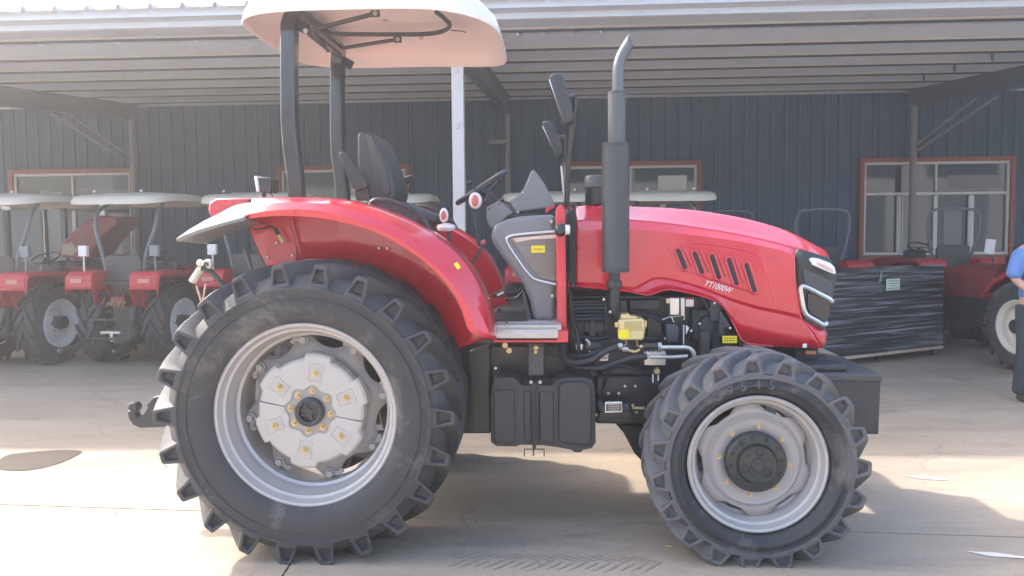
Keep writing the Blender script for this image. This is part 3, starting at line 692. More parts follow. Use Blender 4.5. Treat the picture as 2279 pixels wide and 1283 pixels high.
# ---- canopy
cz = T(800, 22, .23).z+.008
cxa, cxb = T(545, 28, .55).x, T(1116, 90, .65).x
ccx, ccy, hx, hy = (cxa+cxb)/2, .90, (cxb-cxa)/2, .67
def ring(s, z, ex=5., droop=.05, n=96):
    out = []
    for k in range(n):
        a = 2*PI*k/n; c, s_ = math.cos(a), math.sin(a)
        r = (abs(c)**ex+abs(s_)**ex)**(-1/ex); x, y = c*r, s_*r
        px = ccx+hx*s*x; fr = max(0, x*s)
        yy = ccy+hy*s*y*(1-.10*fr**4 - .06*max(0, -x*s)**4)
        out.append(Vector((px, yy, z - droop*fr**3)))
    return out
rows = [ring(s, cz+z) for s, z in ((0.02, .125), (.5, .12), (.80, .105), (.90, .085), (.955, .045), (.98, .0), (1.0, -.006), (1.004, .004), (.995, .03), (.97, .08), (.88, .135), (.6, .17), (.3, .18), (.02, .182))]
G().loft(rows, closed=True).build('canopy', creamc, tr, ang=60)
zz = lambda y: cz+.03
ptube([(738, 76, .98), (850, 77, .98), (950, 76, .98), (985, 70, .95), (1001, 58, .84), (990, 42, .68), (972, 28, .50)], .013, 'canopy_frame', iron, seg=30)
ptube([(684, 70, .47), (760, 50, .47), (838, 30, .47)], .012, 'canopy_strut', iron); ptube([(728, 113, W_-.52), (810, 100, W_-.62), (886, 88, 1.08)], .012, 'canopy_strut', iron)
ptube([(688, 75, .5), (712, 95, .9), (732, 112, W_-.5)], .014, 'canopy_strut', iron); ptube([(1003, 68, .9), (1030, 70, .9), (1037, 73, .9)], .003, 'wire', hose)
for x, y, yy in ((835, 30, .455), (885, 88, 1.06), (680, 69, .44), (730, 113, W_-.49), (762, 84, 1.05), (938, 84, 1.05), (727, 96, 1.2)):
    g = G(); bolt_head(g, T(x, y, yy), .010, .010); g.build('bolt', steel, tr)
for x, y, yy in ((835, 31, .475), (885, 89, 1.085)): G().box(T(x, y, yy), (.05, .02, .035)).build('strut_foot', iron, tr, .004)

# ---- seat
st = empty('seat', T(840, 450, .9), 0, tr); sO = T(840, 450, .9)
def local(o, P0):                                 # re-express an object built in tractor space under an offset empty
    for v in o.data.vertices: v.co -= P0
    return o
def sprism(pts, y0, y1, name, m, bevel=.02, n=None, seg=3): return local(pprism(pts, y0, y1, name, m, st, bevel, n=n, seg=seg), sO)
sprism([(795, 302), (800, 295), (812, 293), (822, 300), (838, 380), (850, 447), (822, 447), (808, 400), (797, 370)], .70, 1.10, 'seat_shell', greyd, .02)
sprism([(812, 294), (826, 297), (838, 309), (848, 330), (862, 366), (874, 402), (879, 425), (876, 446), (842, 448), (830, 380)], .69, 1.11, 'backrest', seatm, .028, seg=4)
sprism([(822, 300), (832, 306), (846, 335), (860, 375), (868, 420), (862, 440), (850, 430), (838, 380)], .66, .70, 'side_bolster', seatm, .012)
sprism([(752, 343), (757, 338), (766, 338), (776, 347), (818, 408), (817, 417), (793, 426), (785, 420)], .57, .64, 'armrest', blackm, .012)
sprism([(877, 402), (915, 389), (921, 393), (920, 404), (880, 420)], 1.16, 1.23, 'armrest', blackm, .01)
sprism([(786, 423), (817, 416), (824, 446), (792, 447)], .60, .66, 'armrest_hinge', blackm, .008)
sprism([(812, 440), (880, 446), (970, 480), (975, 497), (880, 500), (815, 490)], .67, 1.13, 'seat_cushion', seatm, .025)
sprism([(830, 500), (960, 500), (955, 540), (840, 540)], .72, 1.08, 'seat_base', greyd, .01)
# ---- hand rails on the fenders
hr = [(822, 462), (830, 449), (845, 446), (872, 449), (905, 461), (935, 481), (952, 505), (960, 528)]
ptube([(x, y, .34) for x, y in hr], .0145, 'hand_rail', blackm, seg=30)
G().tube([Vector((p.x, W_-.34, p.z)) for p in catmull([T(x, y, .34) for x, y in hr], 30)], .0145, 10).build('hand_rail', blackm, tr)
ptube([(862, 462, .5), (865, 500, .5)], .012, 'lever', blackm)
# ---- levers
g = G(); c = T(1058, 447, .62); g.ball(c, .047, 16, (.82, .7, 1)); lv = g.build('lever_knob', clear, tr); G().ball(c+Vector((0, -.012, 0)), .036, 14, (.75, .7, 1)).build('knob_core', knobred, lv)
ptube([(1055, 468, .62), (1058, 500, .62), (1066, 548, .62)], [.011, .009], 'lever', iron)
g = G(); c = T(988, 480, .55); g.ball(c, .042, 16, (.62, .6, 1)); lv = g.build('lever_knob', clear, tr); G().ball(c+Vector((0, -.008, 0)), .034, 12, (.6, .6, .95)).build('knob_core', knobred, lv)
c = T(993, 506, .55); G().lathe([(.02, .022), (.05, .012), (.054, -.004), (.045, -.02), (.02, -.026)], c, 'z', 20).build('lever_boot', clear, tr)
ptube([(996, 512, .55), (1009, 560, .55)], .010, 'lever', iron)
ptube([(1075, 545, .6), (1060, 572, .6), (1040, 602, .6)], .009, 'lever', iron); G().ball(T(1076, 540, .6), .016, 12).build('lever_knob', knobred, tr)
ptube([(1113, 693, .42), (1119, 703, .42), (1127, 712, .42), (1128, 720, .42)], .006, 'lever', iron, seg=10); G().ball(T(1112, 690, .42), .013, 12).build('lever_knob', blackm, tr)
# ---- steering wheel
sw = T(1072, 417, .9); e1 = (T(1130, 379, .9)-T(1014, 455, .9)); rad = e1.length/2-.016; e1.normalize(); e2 = Vector((0, 1, 0)); nrm = e1.cross(e2)
if nrm.z > 0: nrm = -nrm
ps = [sw + e1*rad*math.cos(2*PI*k/48) + (e2*math.cos(.12)+nrm*-math.sin(.12))*rad*math.sin(2*PI*k/48) for k in range(48)]
g = G(); kk = [Vector(p) for p in ps]+[Vector(ps[0]), Vector(ps[1])]; g.tube(kk, .0155, 12, cap=False); swo = g.build('steering_wheel', blackm, tr)
g = G()
for k in range(3):
    a = .3+2*PI*k/3; g.tube([sw+nrm*.05, sw+nrm*.03+(e1*math.cos(a)+e2*math.sin(a))*rad*.5, sw+(e1*math.cos(a)+e2*math.sin(a))*rad], .009, 8)
g.tube([sw+nrm*.035, sw+nrm*.085], .035, 16); g.build('spokes', blackm, swo)
G().ball(T(1045, 407, .80), .0175, 12).tube([T(1045, 412, .80), T(1048, 424, .80)], .006).build('spinner_knob', blackm, swo)
G().tube([sw+nrm*.07, sw+nrm*.17, T(1118, 475, .9)], [.034, .042, .05], 16).build('steering_column', blackm, tr)
G().box(sw+nrm*.105+Vector((.01, -.03, 0)), (.09, .10, .07), ry=.58).build('column_switch', blackm, tr, .012, 3)
ptube([(1100, 458, .8), (1120, 445, .75)], .009, 'column_stalk', blackm)
# ---- dashboard and console
pprism([(1082, 462), (1111, 447), (1144, 474), (1128, 484), (1098, 512), (1090, 505), (1082, 488)], .70, 1.10, 'dash_bracket', greyp, bevel=.008)
for q in ((1112, 454), (1088, 466)): G().lathe([(0, -.003), (.006, -.003), (.006, 0)], T(q[0], q[1], .699), 'y', 10).build('bolt', blackm, tr)
pprism([(1133, 447), (1149, 437), (1164, 422), (1174, 402), (1181, 382), (1187, 377), (1198, 389), (1212, 410), (1226, 436), (1235, 454), (1232, 463), (1146, 474)], .70, 1.10, 'instrument_hood', greyp, bevel=.02, seg=4)
pprism([(1213, 463), (1233, 456), (1236, 459), (1222, 470), (1215, 478)], .69, 1.11, 'instrument_reflection', red, bevel=.003)  # red sliver paints in a reflection along the hood's lower rim
pprism([(1115, 486), (1150, 474), (1232, 468), (1234, 480), (1150, 484)], .72, 1.08, 'dash_gap', blackm, bevel=.002)
G().ball(T(1153, 473, .69), .008, 8).build('bolt', steel, tr); G().ball(T(1164, 429, .69), .005, 8).build('bolt', white, tr)
cons = [(1236, 478), (1183, 480), (1150, 483), (1125, 490), (1103, 500), (1093, 513), (1093, 530), (1100, 547), (1118, 573), (1141, 603), (1164, 635), (1178, 668), (1188, 714), (1237, 716)]
co = pprism(cons, .54, 1.26, 'console', greyp, bevel=.028, seg=4)
pprism([(1160, 639), (1168, 650), (1178, 690), (1186, 714), (1170, 712), (1166, 680)], .56, 1.24, 'console_pillar', greyd, bevel=.006)
pprism([(1134, 531), (1160, 526), (1237, 519), (1237, 628), (1205, 622), (1188, 607), (1160, 566)], .530, .542, 'console_window', mat('smoked_panel', (.14, .12, .115), .12, coat=1), co, .003)
g = G(); g.tube([T(*p, .527) for p in ((1237, 515), (1185, 519), (1140, 524), (1128, 529), (1127, 537), (1150, 575), (1176, 610), (1192, 622), (1237, 633))], .0085, 8, 40); g.build('console_trim', silver, co)
pprism([(1140, 531), (1185, 527), (1237, 522), (1237, 531), (1180, 534), (1150, 540)], .526, .531, 'console_reflection', mat('reflection_beige', (.6, .5, .42), .25, metal=.4), co, .001)  # beige band paints a reflection onto the smoked panel
sticker(1182, 547, 1213, 563, .522, co, rows=1)
for q in ((1227, 494), (1230, 533), (1229, 659), (1236, 620)): G().lathe([(0, -.006), (.008, -.005), (.010, 0)], T(q[0], q[1], .540), 'y', 12).build('bolt', steel if q[1] != 533 else blackm, co)
# red pillar
pil = pprism([(1236, 475), (1238, 463), (1247, 455), (1256, 461), (1258, 475), (1262, 738), (1240, 738)], .44, .52, 'door_pillar', red, bevel=.010, seg=3)
pprism([(1249, 470), (1252, 470), (1256, 730), (1253, 730)], .436, .442, 'pillar_rib', red, pil, .0015)
ptube([(1247, 461, .5), (1262, 462, .6), (1272, 466, .7), (1276, 480, .7)], .008, 'pillar_loop', red, seg=12)
pprism([(1093, 748), (1102, 757), (1240, 757), (1240, 737), (1265, 737), (1265, 763), (1100, 763)], .33, .50, 'step_bracket', red, bevel=.004)
# seal + lamp
pprism([(1263, 500), (1264, 474), (1270, 466), (1278, 467), (1281, 476), (1282, 630), (1279, 637), (1270, 636), (1265, 620)], .55, 1.25, 'bonnet_seal', hose, bevel=.01, seg=3)
for xx in (1268, 1273, 1278): ptube([(xx, 480, .548), (xx+1, 630, .548)], .0035, 'seal_ridge', hose, n=6)
pprism([(1264, 600), (1268, 600), (1268, 640), (1264, 640)], .56, .60, 'hinge', red)
g = G(); c = T(1247, 512, .40); g.ball(c, .038, 16, (.85, .8, 1)); g.build('turn_signal', blackp, tr); G().lathe([(.026, 0), (.026, .03), (.02, .035), (0, .035)], T(1254, 512, .41), 'x', 16).build('turn_signal_base', white, tr)
# ---- step and floor
pbox(1101, 738, 1242, 754, .30, .44, 'lower_step', alu); pbox(1095, 724, 1249, 736, .34, .50, 'upper_step', alu)
g = G()
for k in range(6):
    yy = .315+k*.022; a, b = T(1101, 738, .30), T(1242, 738, .30); g.box(((a.x+b.x)/2, yy, a.z+.003), (b.x-a.x-.01, .008, .008))
for r_ in range(3):
    a, b = T(1103, 741+r_*5, .298), T(1240, 741+r_*5, .298); g.box((a+b)/2, (b.x-a.x, .004, .004))
    a, b = T(1098, 726+r_*4, .338), T(1247, 726+r_*4, .338); g.box((a+b)/2, (b.x-a.x, .004, .003))
g.build('step_ribs', alu, tr)
a, b = T(1088, 716, .46), T(1240, 716, .46); G().box(((a.x+b.x)/2, .9, a.z-.012), (b.x-a.x, .9, .02)).build('floor_plate', alu, tr, .003)
for k in range(12): G().box((a.x+.10, .50+k*.065, a.z+.006), (.19, .03, .012), rz=.12).build('mat_rib', blackm, tr, .003)
G().box((a.x+.10, .9, a.z+.001), (.21, .85, .006)).build('floor_mat', blackm, tr, .002)
pd = pprism([(1094, 657), (1108, 650), (1128, 644), (1131, 650), (1118, 662), (1100, 663)], .60, .68, 'pedal', blackm, bevel=.004)
ptube([(1128, 655, .64), (1145, 655, .66), (1158, 646, .68), (1162, 630, .70)], .009, 'pedal_arm', blackm, seg=12); pprism([(1105, 656), (1120, 649), (1122, 652), (1108, 660)], .595, .60, 'pedal_pad', white, pd, .001)
ptube([(1125, 668, .9), (1150, 664, .9), (1162, 650, .9)], .009, 'pedal_arm', blackm, seg=12)

# ---- bonnet
def ev(pts, n, t0=0, t1=1):
    """resample a polyline by x, smooth"""
    P = catmull(pts, 400); xs = [p.x for p in P]; out = []; xa, xb = xs[0], xs[-1]
    for i in range(n):
        X = xa+(xb-xa)*i/(n-1); k = min(range(len(P)), key=lambda q: abs(xs[q]-X)); out.append(P[k].copy())
    return out
N = 72
r1 = ev(PP([(1281, 466), (1337, 462), (1400, 466), (1474, 469), (1555, 476), (1629, 487), (1692, 501), (1754, 520), (1801, 543), (1845, 567)], .79), N)
r2 = ev(PP([(1281, 482), (1400, 481), (1474, 485), (1555, 495), (1629, 507), (1692, 520), (1754, 538), (1800, 560), (1846, 576)], .715), N)
r3 = ev(PP([(1281, 490), (1400, 489), (1474, 495), (1555, 506), (1629, 518), (1692, 531), (1754, 547), (1779, 556)], .650), N)
r3b = ev(PP([(1281, 494), (1400, 493), (1474, 499), (1555, 510), (1629, 522), (1692, 535), (1754, 551), (1777, 560)], .645), N)
r4 = ev(PP([(1281, 512), (1400, 511), (1474, 516), (1555, 525), (1629, 535), (1692, 547), (1740, 558), (1769, 572)], .600), N)
r5 = ev(PP([(1281, 560), (1400, 562), (1480, 568), (1600, 585), (1700, 605), (1771, 622)], .594), N)
r6 = ev(PP([(1281, 627), (1350, 632), (1395, 638), (1415, 638), (1430, 630), (1450, 620), (1470, 617), (1510, 624), (1567, 640), (1629, 664), (1690, 682), (1740, 692), (1784, 702)], .600), N)
r6b = ev(PP([(1281, 631), (1350, 637), (1395, 643), (1418, 643), (1434, 634), (1453, 625), (1472, 622), (1510, 629), (1567, 646), (1629, 671), (1690, 690), (1740, 700), (1788, 712)], .612), N)
bot = [(1281, 639), (1337, 643), (1399, 650), (1440, 659), (1453, 656), (1471, 648), (1491, 645), (1520, 650), (1567, 662), (1598, 673), (1617, 692), (1632, 722), (1648, 757), (1665, 766), (1710, 771), (1770, 774), (1829, 776)]
b_ = PP(bot, .612); r7 = []
for i in range(N):
    X = b_[0].x+(b_[-1].x-b_[0].x)*i/(N-1)
    for p, q in zip(b_, b_[1:]):
        if p.x <= X <= q.x+1e-9: r7.append(p.lerp(q, (X-p.x)/(q.x-p.x))); break
mid = []
for i in range(N):
    t = i/(N-1); m = r6b[i].lerp(r7[i], .5); m.y = .602; mid.append(m)
r0 = [Vector((p.x+.004, .90, p.z+.022)) for p in r1]; r0b = [Vector((p.x+.002, .83, p.z+.017)) for p in r1]
half = [r0, r0b, r1, r2, r3, r3b, r4, r5, r6, r6b, mid, r7]
fullr = [[Vector((p.x, W_-p.y, p.z)) for p in r] for r in reversed(half[1:])] + half
bon = G().loft(fullr).build('bonnet', red, tr, solid=.008, ang=17)
# pressed arch flange along lower edge
g = G(); g.tube([p+Vector((0, -.003, .002)) for p in r7[2:-14]], .0045, 6); g.build('bonnet_edge', red, bon)
# nose: lower red corner wrapping round, and grille
gl_l = [(1779, 554), (1771, 566), (1769, 584), (1773, 630), (1778, 664), (1784, 700), (1790, 714)]
gl_b = (1834, 735)
gl_r = [(1846, 574), (1856, 592), (1863, 613), (1858, 640), (1850, 684), (1844, 712), (1836, 735)]
L_ = catmull(PP(gl_l, .612), 16); Mi = catmull(PP([((a[0]*.45+b[0]*.55), (a[1]*.45+b[1]*.55)) for a, b in zip(gl_l, gl_r)], .628), 16); Rr = catmull(PP(gl_r, .70), 16)
C_ = [Vector((p.x+.035, .90, p.z)) for p in Rr]
rows = [L_, Mi, Rr, [a.lerp(b, .5)+Vector((.012, 0, 0)) for a, b in zip(Rr, C_)], C_]
rows = rows + [[Vector((p.x, W_-p.y, p.z)) for p in r] for r in reversed(rows[:-1])]
gr = G().loft(rows).build('grille', blackm, tr, solid=.02, ang=40)
nl = catmull(PP([(1790, 714), (1812, 724), (1835, 736), (1841, 741)], .612), 10); nbm = catmull(PP([(1829, 776), (1831, 775), (1833, 773), (1836, 768)], .612), 10)
lowf = [Vector((T(1841, 742, .66).x+.01, .69, T(1841, 742, .66).z)), Vector((T(1841, 742, .66).x+.04, .9, T(1841, 742, .66).z))]
a1 = [T(1788, 711, .610), T(1810, 722, .612), T(1835, 735, .615), T(1842, 741, .66), Vector((lowf[1].x, .9, lowf[1].z))]
a2 = [r7[-1].copy(), T(1829, 776, .613), T(1830, 775, .616), T(1833, 773, .66), Vector((lowf[1].x-.02, .9, T(1833, 773, .66).z))]
a1m = [Vector((p.x, W_-p.y, p.z)) for p in reversed(a1[:-1])]; a2m = [Vector((p.x, W_-p.y, p.z)) for p in reversed(a2[:-1])]
G().loft([a1+a1m, [a.lerp(b, .5)+Vector((.004, 0, 0)) for a, b in zip(a1+a1m, a2+a2m)], a2+a2m]).build('nose_panel', red, tr, solid=.008, ang=50)
pprism([(1797, 700), (1812, 710), (1830, 722), (1838, 729), (1834, 736), (1812, 725), (1790, 713)], .604, .62, 'grille_lip', blackm, gr, .002)
# head lamp, grille panels, silver surround
hl = pprism([(1801, 577), (1808, 574), (1822, 576), (1848, 586), (1858, 595), (1861, 611), (1855, 610), (1832, 601), (1808, 590)], .606, .64, 'headlight', lens, gr, .004)
pprism([(1817, 583), (1836, 590), (1853, 600), (1856, 607), (1838, 599), (1820, 590)], .602, .607, 'headlight_insert', mat('lamp_pink', (.55, .38, .36), .15, coat=1), hl, .001)
pprism([(1787, 598), (1793, 599), (1820, 612), (1852, 628), (1849, 658), (1838, 655), (1812, 643), (1792, 632)], .600, .625, 'grille_panel', greyd, gr, .006)
g = G(); g.tube([T(*p) for p in ((1852, 672, .612), (1845, 665, .604), (1820, 652, .598), (1790, 638, .596), (1782, 640, .596), (1783, 655, .596), (1788, 685, .596), (1794, 700, .598), (1815, 713, .600), (1834, 723, .604), (1839, 718, .612))], .0135, 8, 44); g.build('grille_surround', silver, gr)
pprism([(1798, 654), (1812, 654), (1848, 671), (1840, 714), (1825, 712), (1803, 699), (1797, 685)], .598, .625, 'grille_panel', blackp, gr, .006)
# vents: a recessed field with five slots, each in a raised frame
vf = pprism([(1486, 546), (1500, 546), (1600, 562), (1662, 578), (1672, 590), (1690, 652), (1686, 655), (1600, 625), (1510, 602)], .5905, .5935, 'vent_field', red, bon, .001)
slots = [((1507, 555), (1526, 600)), ((1544, 561), (1564, 611)), ((1582, 567), (1602, 622)), ((1620, 575), (1641, 636)), ((1659, 587), (1681, 652))]
for (a, b) in slots:
    A, Bp = T(a[0]+3, a[1]+7, .587), T(b[0]-3, b[1]-7, .587); d = (Bp-A).normalized(); sd_ = Vector((-d.z, 0, d.x)); w = .0165
    loop = []
    for k in range(13): th = PI*k/12; loop.append(A + sd_*w*math.cos(th) - d*w*1.1*math.sin(th))
    for k in range(13): th = PI*k/12; loop.append(Bp - sd_*w*math.cos(th) + d*w*1.1*math.sin(th))
    sl = G().prism(loop, (0, .005, 0)).build('vent_slot', ovenr, bon)
    cc = (A+Bp)/2; big = [cc+(p-cc)*1.0+(p-cc).normalized()*.006 for p in loop]
    G().tube([p+Vector((0, .001, 0)) for p in big]+[big[0]+Vector((0, .001, 0))], .0068, 8, cap=False).build('vent_frame', red, sl)
    up_ = sd_ if sd_.x > 0 else -sd_
    q = [A-d*.02+up_*.028, Bp+d*.015+up_*.032, Bp+d*.015+up_*.046, A-d*.02+up_*.040]
    if b[0] < 1670: G().prism([p+Vector((0, -.009, 0)) for p in q], (0, .014, 0)).build('vent_fin', red, sl, .005, 3)
g = G(); g.tube([T(*p, .596) for p in ((1487, 546), (1515, 599), (1530, 604), (1600, 628), (1688, 656))], .004, 6, 30); g.build('vent_crease', red, bon)
g = G(); g.tube([T(*p, .598) for p in ((1540, 541), (1600, 547), (1670, 562), (1693, 575), (1703, 600), (1715, 640), (1724, 676))], .0045, 6, 40); g.tube([T(*p, .598) for p in ((1706, 576), (1728, 572), (1737, 585), (1733, 615), (1722, 650))], .004, 6, 30); g.tube([T(*p, .598) for p in ((1697, 546), (1706, 576), (1716, 620), (1724, 676))], .003, 6, 30); g.build('body_crease', red, bon)
me = text_mesh('TT1000W', .046, .0008, decal, 'model_lettering', shear=.35)
c = T(1597, 639, .588); o = inst(me, 'model_lettering', bon, c, (PI/2, .28, 0), (.78, 1, 1))
G().lathe([(0, -.004), (.007, -.004), (.009, 0)], T(1287, 552, .592), 'y', 12).build('bolt', redd, bon)
G().box(T(1791, 770, .603), (.022, .003, .022)).build('label', white, bon)
# frame below the nose
pbox(1770, 778, 1822, 802, .70, 1.1, 'front_frame', iron); ptube([(1792, 785, .66), (1815, 786, .66)], .012, 'pin', orangeb)
# ---- exhaust
mx = T(1370, 450, .42); rm_ = (T(1401, 450, .42).x-T(1340, 450, .42).x)/2
zt, zb = T(1370, 320, .42).z, T(1370, 606, .42).z
def uvcyl(c, r, z0, z1, name, m, parent):
    n = 48; g = G(); vs = []
    me = bpy.data.meshes.new(name); V = []; F = []; UVs = []
    for i in range(2):
        for k in range(n+1): a = 2*PI*k/n; V.append((c.x+r*math.cos(a), c.y+r*math.sin(a), (z0, z1)[i]))
    for k in range(n): F.append((k, k+1, n+1+k+1, n+1+k)); UVs += [(k/n, 0), ((k+1)/n, 0), ((k+1)/n, (z1-z0)/.69), (k/n, (z1-z0)/.69)]
    me.from_pydata(V, [], F); uvl = me.uv_layers.new(name='uv')
    for i, u in enumerate(UVs): uvl.data[i].uv = u
    for p in me.polygons: p.use_smooth = True
    me.materials.append(m); return inst(me, name, parent)
ex = empty('exhaust', mx, 0, tr)
def exl(o): 
    for v in o.data.vertices: v.co -= mx
    o.parent = ex; return o
exl(uvcyl(mx, rm_, zb, zt, 'heat_shield', perf, tr))
exl(G().lathe([(rm_*.0, zt-.003), (rm_*.96, zt-.003), (rm_*1.005, zt-.006), (rm_*1.005, zt-.02)], (mx.x, mx.y, 0), 'z', 40).build('shield_cap', iron, tr)); exl(G().lathe([(rm_*1.005, zb+.02), (rm_*1.005, zb+.004), (rm_*.96, zb+.002), (0, zb+.002)], (mx.x, mx.y, 0), 'z', 40).build('shield_cap', iron, tr))
c2 = T(1372.5, 260, .42); r2_ = rm_*.64; z2 = T(1372, 205, .42).z
exl(uvcyl(Vector((c2.x, .42, 0)), r2_, zt-.01, z2, 'upper_shield', mat('shield_grey', (.10, .105, .11), .5, metal=.3, var=.1, bump=.3, bscale=250), tr)); exl(G().lathe([(0, z2), (r2_*.97, z2), (r2_*1.01, z2-.004), (r2_*1.01, z2-.012)], (c2.x, .42, 0), 'z', 40).build('shield_cap', iron, tr))
P = catmull([T(1375, 215, .42), T(1375, 170, .42), T(1377, 148, .42), T(1384, 125, .42), T(1396, 104, .42), T(1403, 93, .42)], 24); rr = rm_*.41
g = G().tube(P, rr, 20, cap=False)
# slanted mouth
k = len(g.v)-20; tdir = (P[-1]-P[-2]).normalized()
for q in range(20):
    v = Vector(g.v[k+q]); rel = v-P[-1]; g.v[k+q] = tuple(v + tdir*(-(rel.x)*1.1 + .0))
exl(g.build('tail_pipe', mat('stack_grey', (.12, .13, .14), .38, metal=.5, var=.1), tr, solid=.003))
exl(G().tube([T(1367, 604, .42), T(1367, 627, .42)], rm_*.42, 20).build('pipe', iron, tr)); exl(G().tube([T(1367, 625, .42), T(1367, 640, .42)], rm_*.58, 20).build('flange', iron, tr, .003))
exl(G().tube([T(1367, 638, .42), T(1367, 665, .42), T(1366, 690, .43), T(1373, 712, .48), T(1385, 735, .60)], [rm_*.44, rm_*.44, rm_*.4, rm_*.34], 20, 20).build('elbow', cast, tr))
for q in ((1358, 695), (1344, 667)): exl(G().ball(T(q[0], q[1], .40), .009, 8).build('bolt', steel, tr))
# ---- precleaner
pc = T(1340, 430, .9); prr = pc.x-T(1301, 430, .9).x; g = G(); z0, z1, z2 = T(1340, 455, .9).z, T(1340, 418, .9).z, T(1340, 392, .9).z
pco = G().lathe([(.03, z0-.05), (prr*.6, z0-.02), (prr*.96, z0), (prr*.94, z1)], (pc.x, .9, 0), 'z', 32).build('air_precleaner', blackm, tr); G().lathe([(prr*1.0, z1-.004), (prr*1.03, z1), (prr*1.02, z2-.015), (prr*.92, z2), (0, z2+.004)], (pc.x, .9, 0), 'z', 32).build('precleaner_cap', greyd, pco)
for k in range(5): G().box((pc.x-prr*.93, .86, z0+.02+k*.017), (.012, .10, .006)).build('precleaner_fin', blackm, pco)
ptube([(1345, 456, .8), (1330, 463, .75), (1318, 462, .7)], .004, 'cable', red, seg=8)
# ---- mirrors
def mir_part(pts, y0, y1, post, stub, r):
    m = empty('mirror', T(*post[-1][:2], post[-1][2]), 0, tr); o = T(*post[-1][:2], post[-1][2])
    def fix(ob):
        for v in ob.data.vertices: v.co -= o
        ob.parent = m; return ob
    fix(pprism(pts, y0, y1, 'mirror_housing', blackm, tr, .010, seg=3))
    a, b = pts[0], pts[-1]; fix(pprism([(pts[0][0]-1, pts[0][1]+5), (pts[0][0]+2, pts[0][1]+4), (pts[-1][0]+1, pts[-1][1]-5), (pts[-1][0]-2, pts[-1][1]-5)], y0+.01, y1-.01, 'mirror_glass', mirror, tr, .001))
    fix(G().tube([T(*p) for p in post], r, 8, 24).build('mirror_arm', blackm, tr)); fix(G().tube([T(*p) for p in stub], r*.9, 8).build('mirror_stub', greyd, tr))
mir_part([(1222, 172), (1228, 165), (1240, 162), (1249, 163), (1255, 172), (1277, 256), (1275, 267), (1268, 273), (1256, 275), (1252, 268)], .26, .40, [(1281, 214, .33), (1279, 250, .33), (1273, 300, .36), (1266, 371, .42), (1263, 460, .5)], [(1264, 217, .33), (1282, 213, .33)], .0105)
mir_part([(1207, 276), (1210, 270), (1222, 269), (1230, 276), (1250, 325), (1249, 343), (1240, 350)], 1.40, 1.54, [(1256, 303, 1.47), (1256, 340, 1.46), (1259, 400, 1.38), (1260, 460, 1.28)], [(1236, 307, 1.47), (1257, 303, 1.47)], .0105)
ptube([(1271, 275, .36), (1268, 320, .38), (1259, 400, .46), (1257, 460, .5)], .005, 'mirror_brace', blackm, seg=20)
ptube([(1249, 370, .9), (1256, 450, .9)], .006, 'aerial', white)

# ---- fuel tank
fp = [(1098, 848), (1104, 841), (1140, 840), (1150, 846), (1161, 858), (1228, 858), (1238, 848), (1250, 842), (1300, 841), (1318, 848), (1325, 864), (1326, 985), (1318, 999), (1297, 1002), (1294, 1008), (1278, 1008), (1272, 1002), (1238, 996), (1205, 992), (1158, 991), (1147, 995), (1104, 994), (1092, 985), (1091, 890), (1094, 862)]
tk = pprism(fp, .36, .78, 'fuel_tank', tankm, bevel=.022, seg=4)
pprism([(1243, 862), (1252, 853), (1300, 851), (1312, 858), (1318, 872), (1319, 982), (1310, 993), (1250, 988), (1242, 980)], .335, .42, 'tank_panel', tankm, tk, .034, seg=5)
pprism([(1098, 868), (1145, 868), (1147, 985), (1140, 990), (1104, 988), (1097, 978)], .350, .42, 'tank_panel', tankm, tk, .022, seg=4)
pprism([(1165, 872), (1183, 872), (1184, 985), (1166, 984)], .352, .42, 'tank_panel', tankm, tk, .008, seg=3); pprism([(1199, 872), (1232, 872), (1234, 988), (1200, 986)], .352, .42, 'tank_panel', tankm, tk, .01, seg=3)
for dx in (-5, 0, 5): ptube([(1190+dx*.6, 852, .335), (1190+dx, 880, .335), (1190+dx, 960, .335), (1189+dx*.2, 1000, .345)], .0055, 'tank_strap', iron, seg=14)
for pts in ([(1167, 1016), (1167, 1000), (1211, 1000), (1211, 1016)], [(1188, 1000), (1187, 1015)]): ptube([(a, b, .42) for a, b in pts], .0035, 'tank_bracket', iron)
for q in ((1182, 851), (1202, 851)): g = G(); bolt_head(g, T(q[0], q[1], .36), .007, .005); g.build('bolt', steel, tr)
pbox(1174, 765, 1213, 770, .34, .60, 'hanger_plate', iron); hp = pbox(1176, 770, 1210, 836, .40, .415, 'hanger_plate', greyd)
for q in ((1185, 811), (1200, 811)): G().lathe([(0, -.002), (.009, -.002), (.009, 0)], T(q[0], q[1], .40), 'y', 14).build('hole', blackp, hp)
for q, r in (((1193, 774), .010), ((1192, 784), .007), ((1124, 769), .0115), ((1133, 781), .0115), ((1103, 820), .006), ((1354, 876), .0065), ((1377, 876), .0065), ((1391, 860), .006), ((1414, 860), .006), ((1326, 924), .006), ((1417, 918), .006)):
    yy = .39 if q[0] < 1260 else .56; g = G(); bolt_head(g, T(q[0], q[1], yy), r, r*.6); g.build('bolt', brass if r > .0068 else steel, tr)
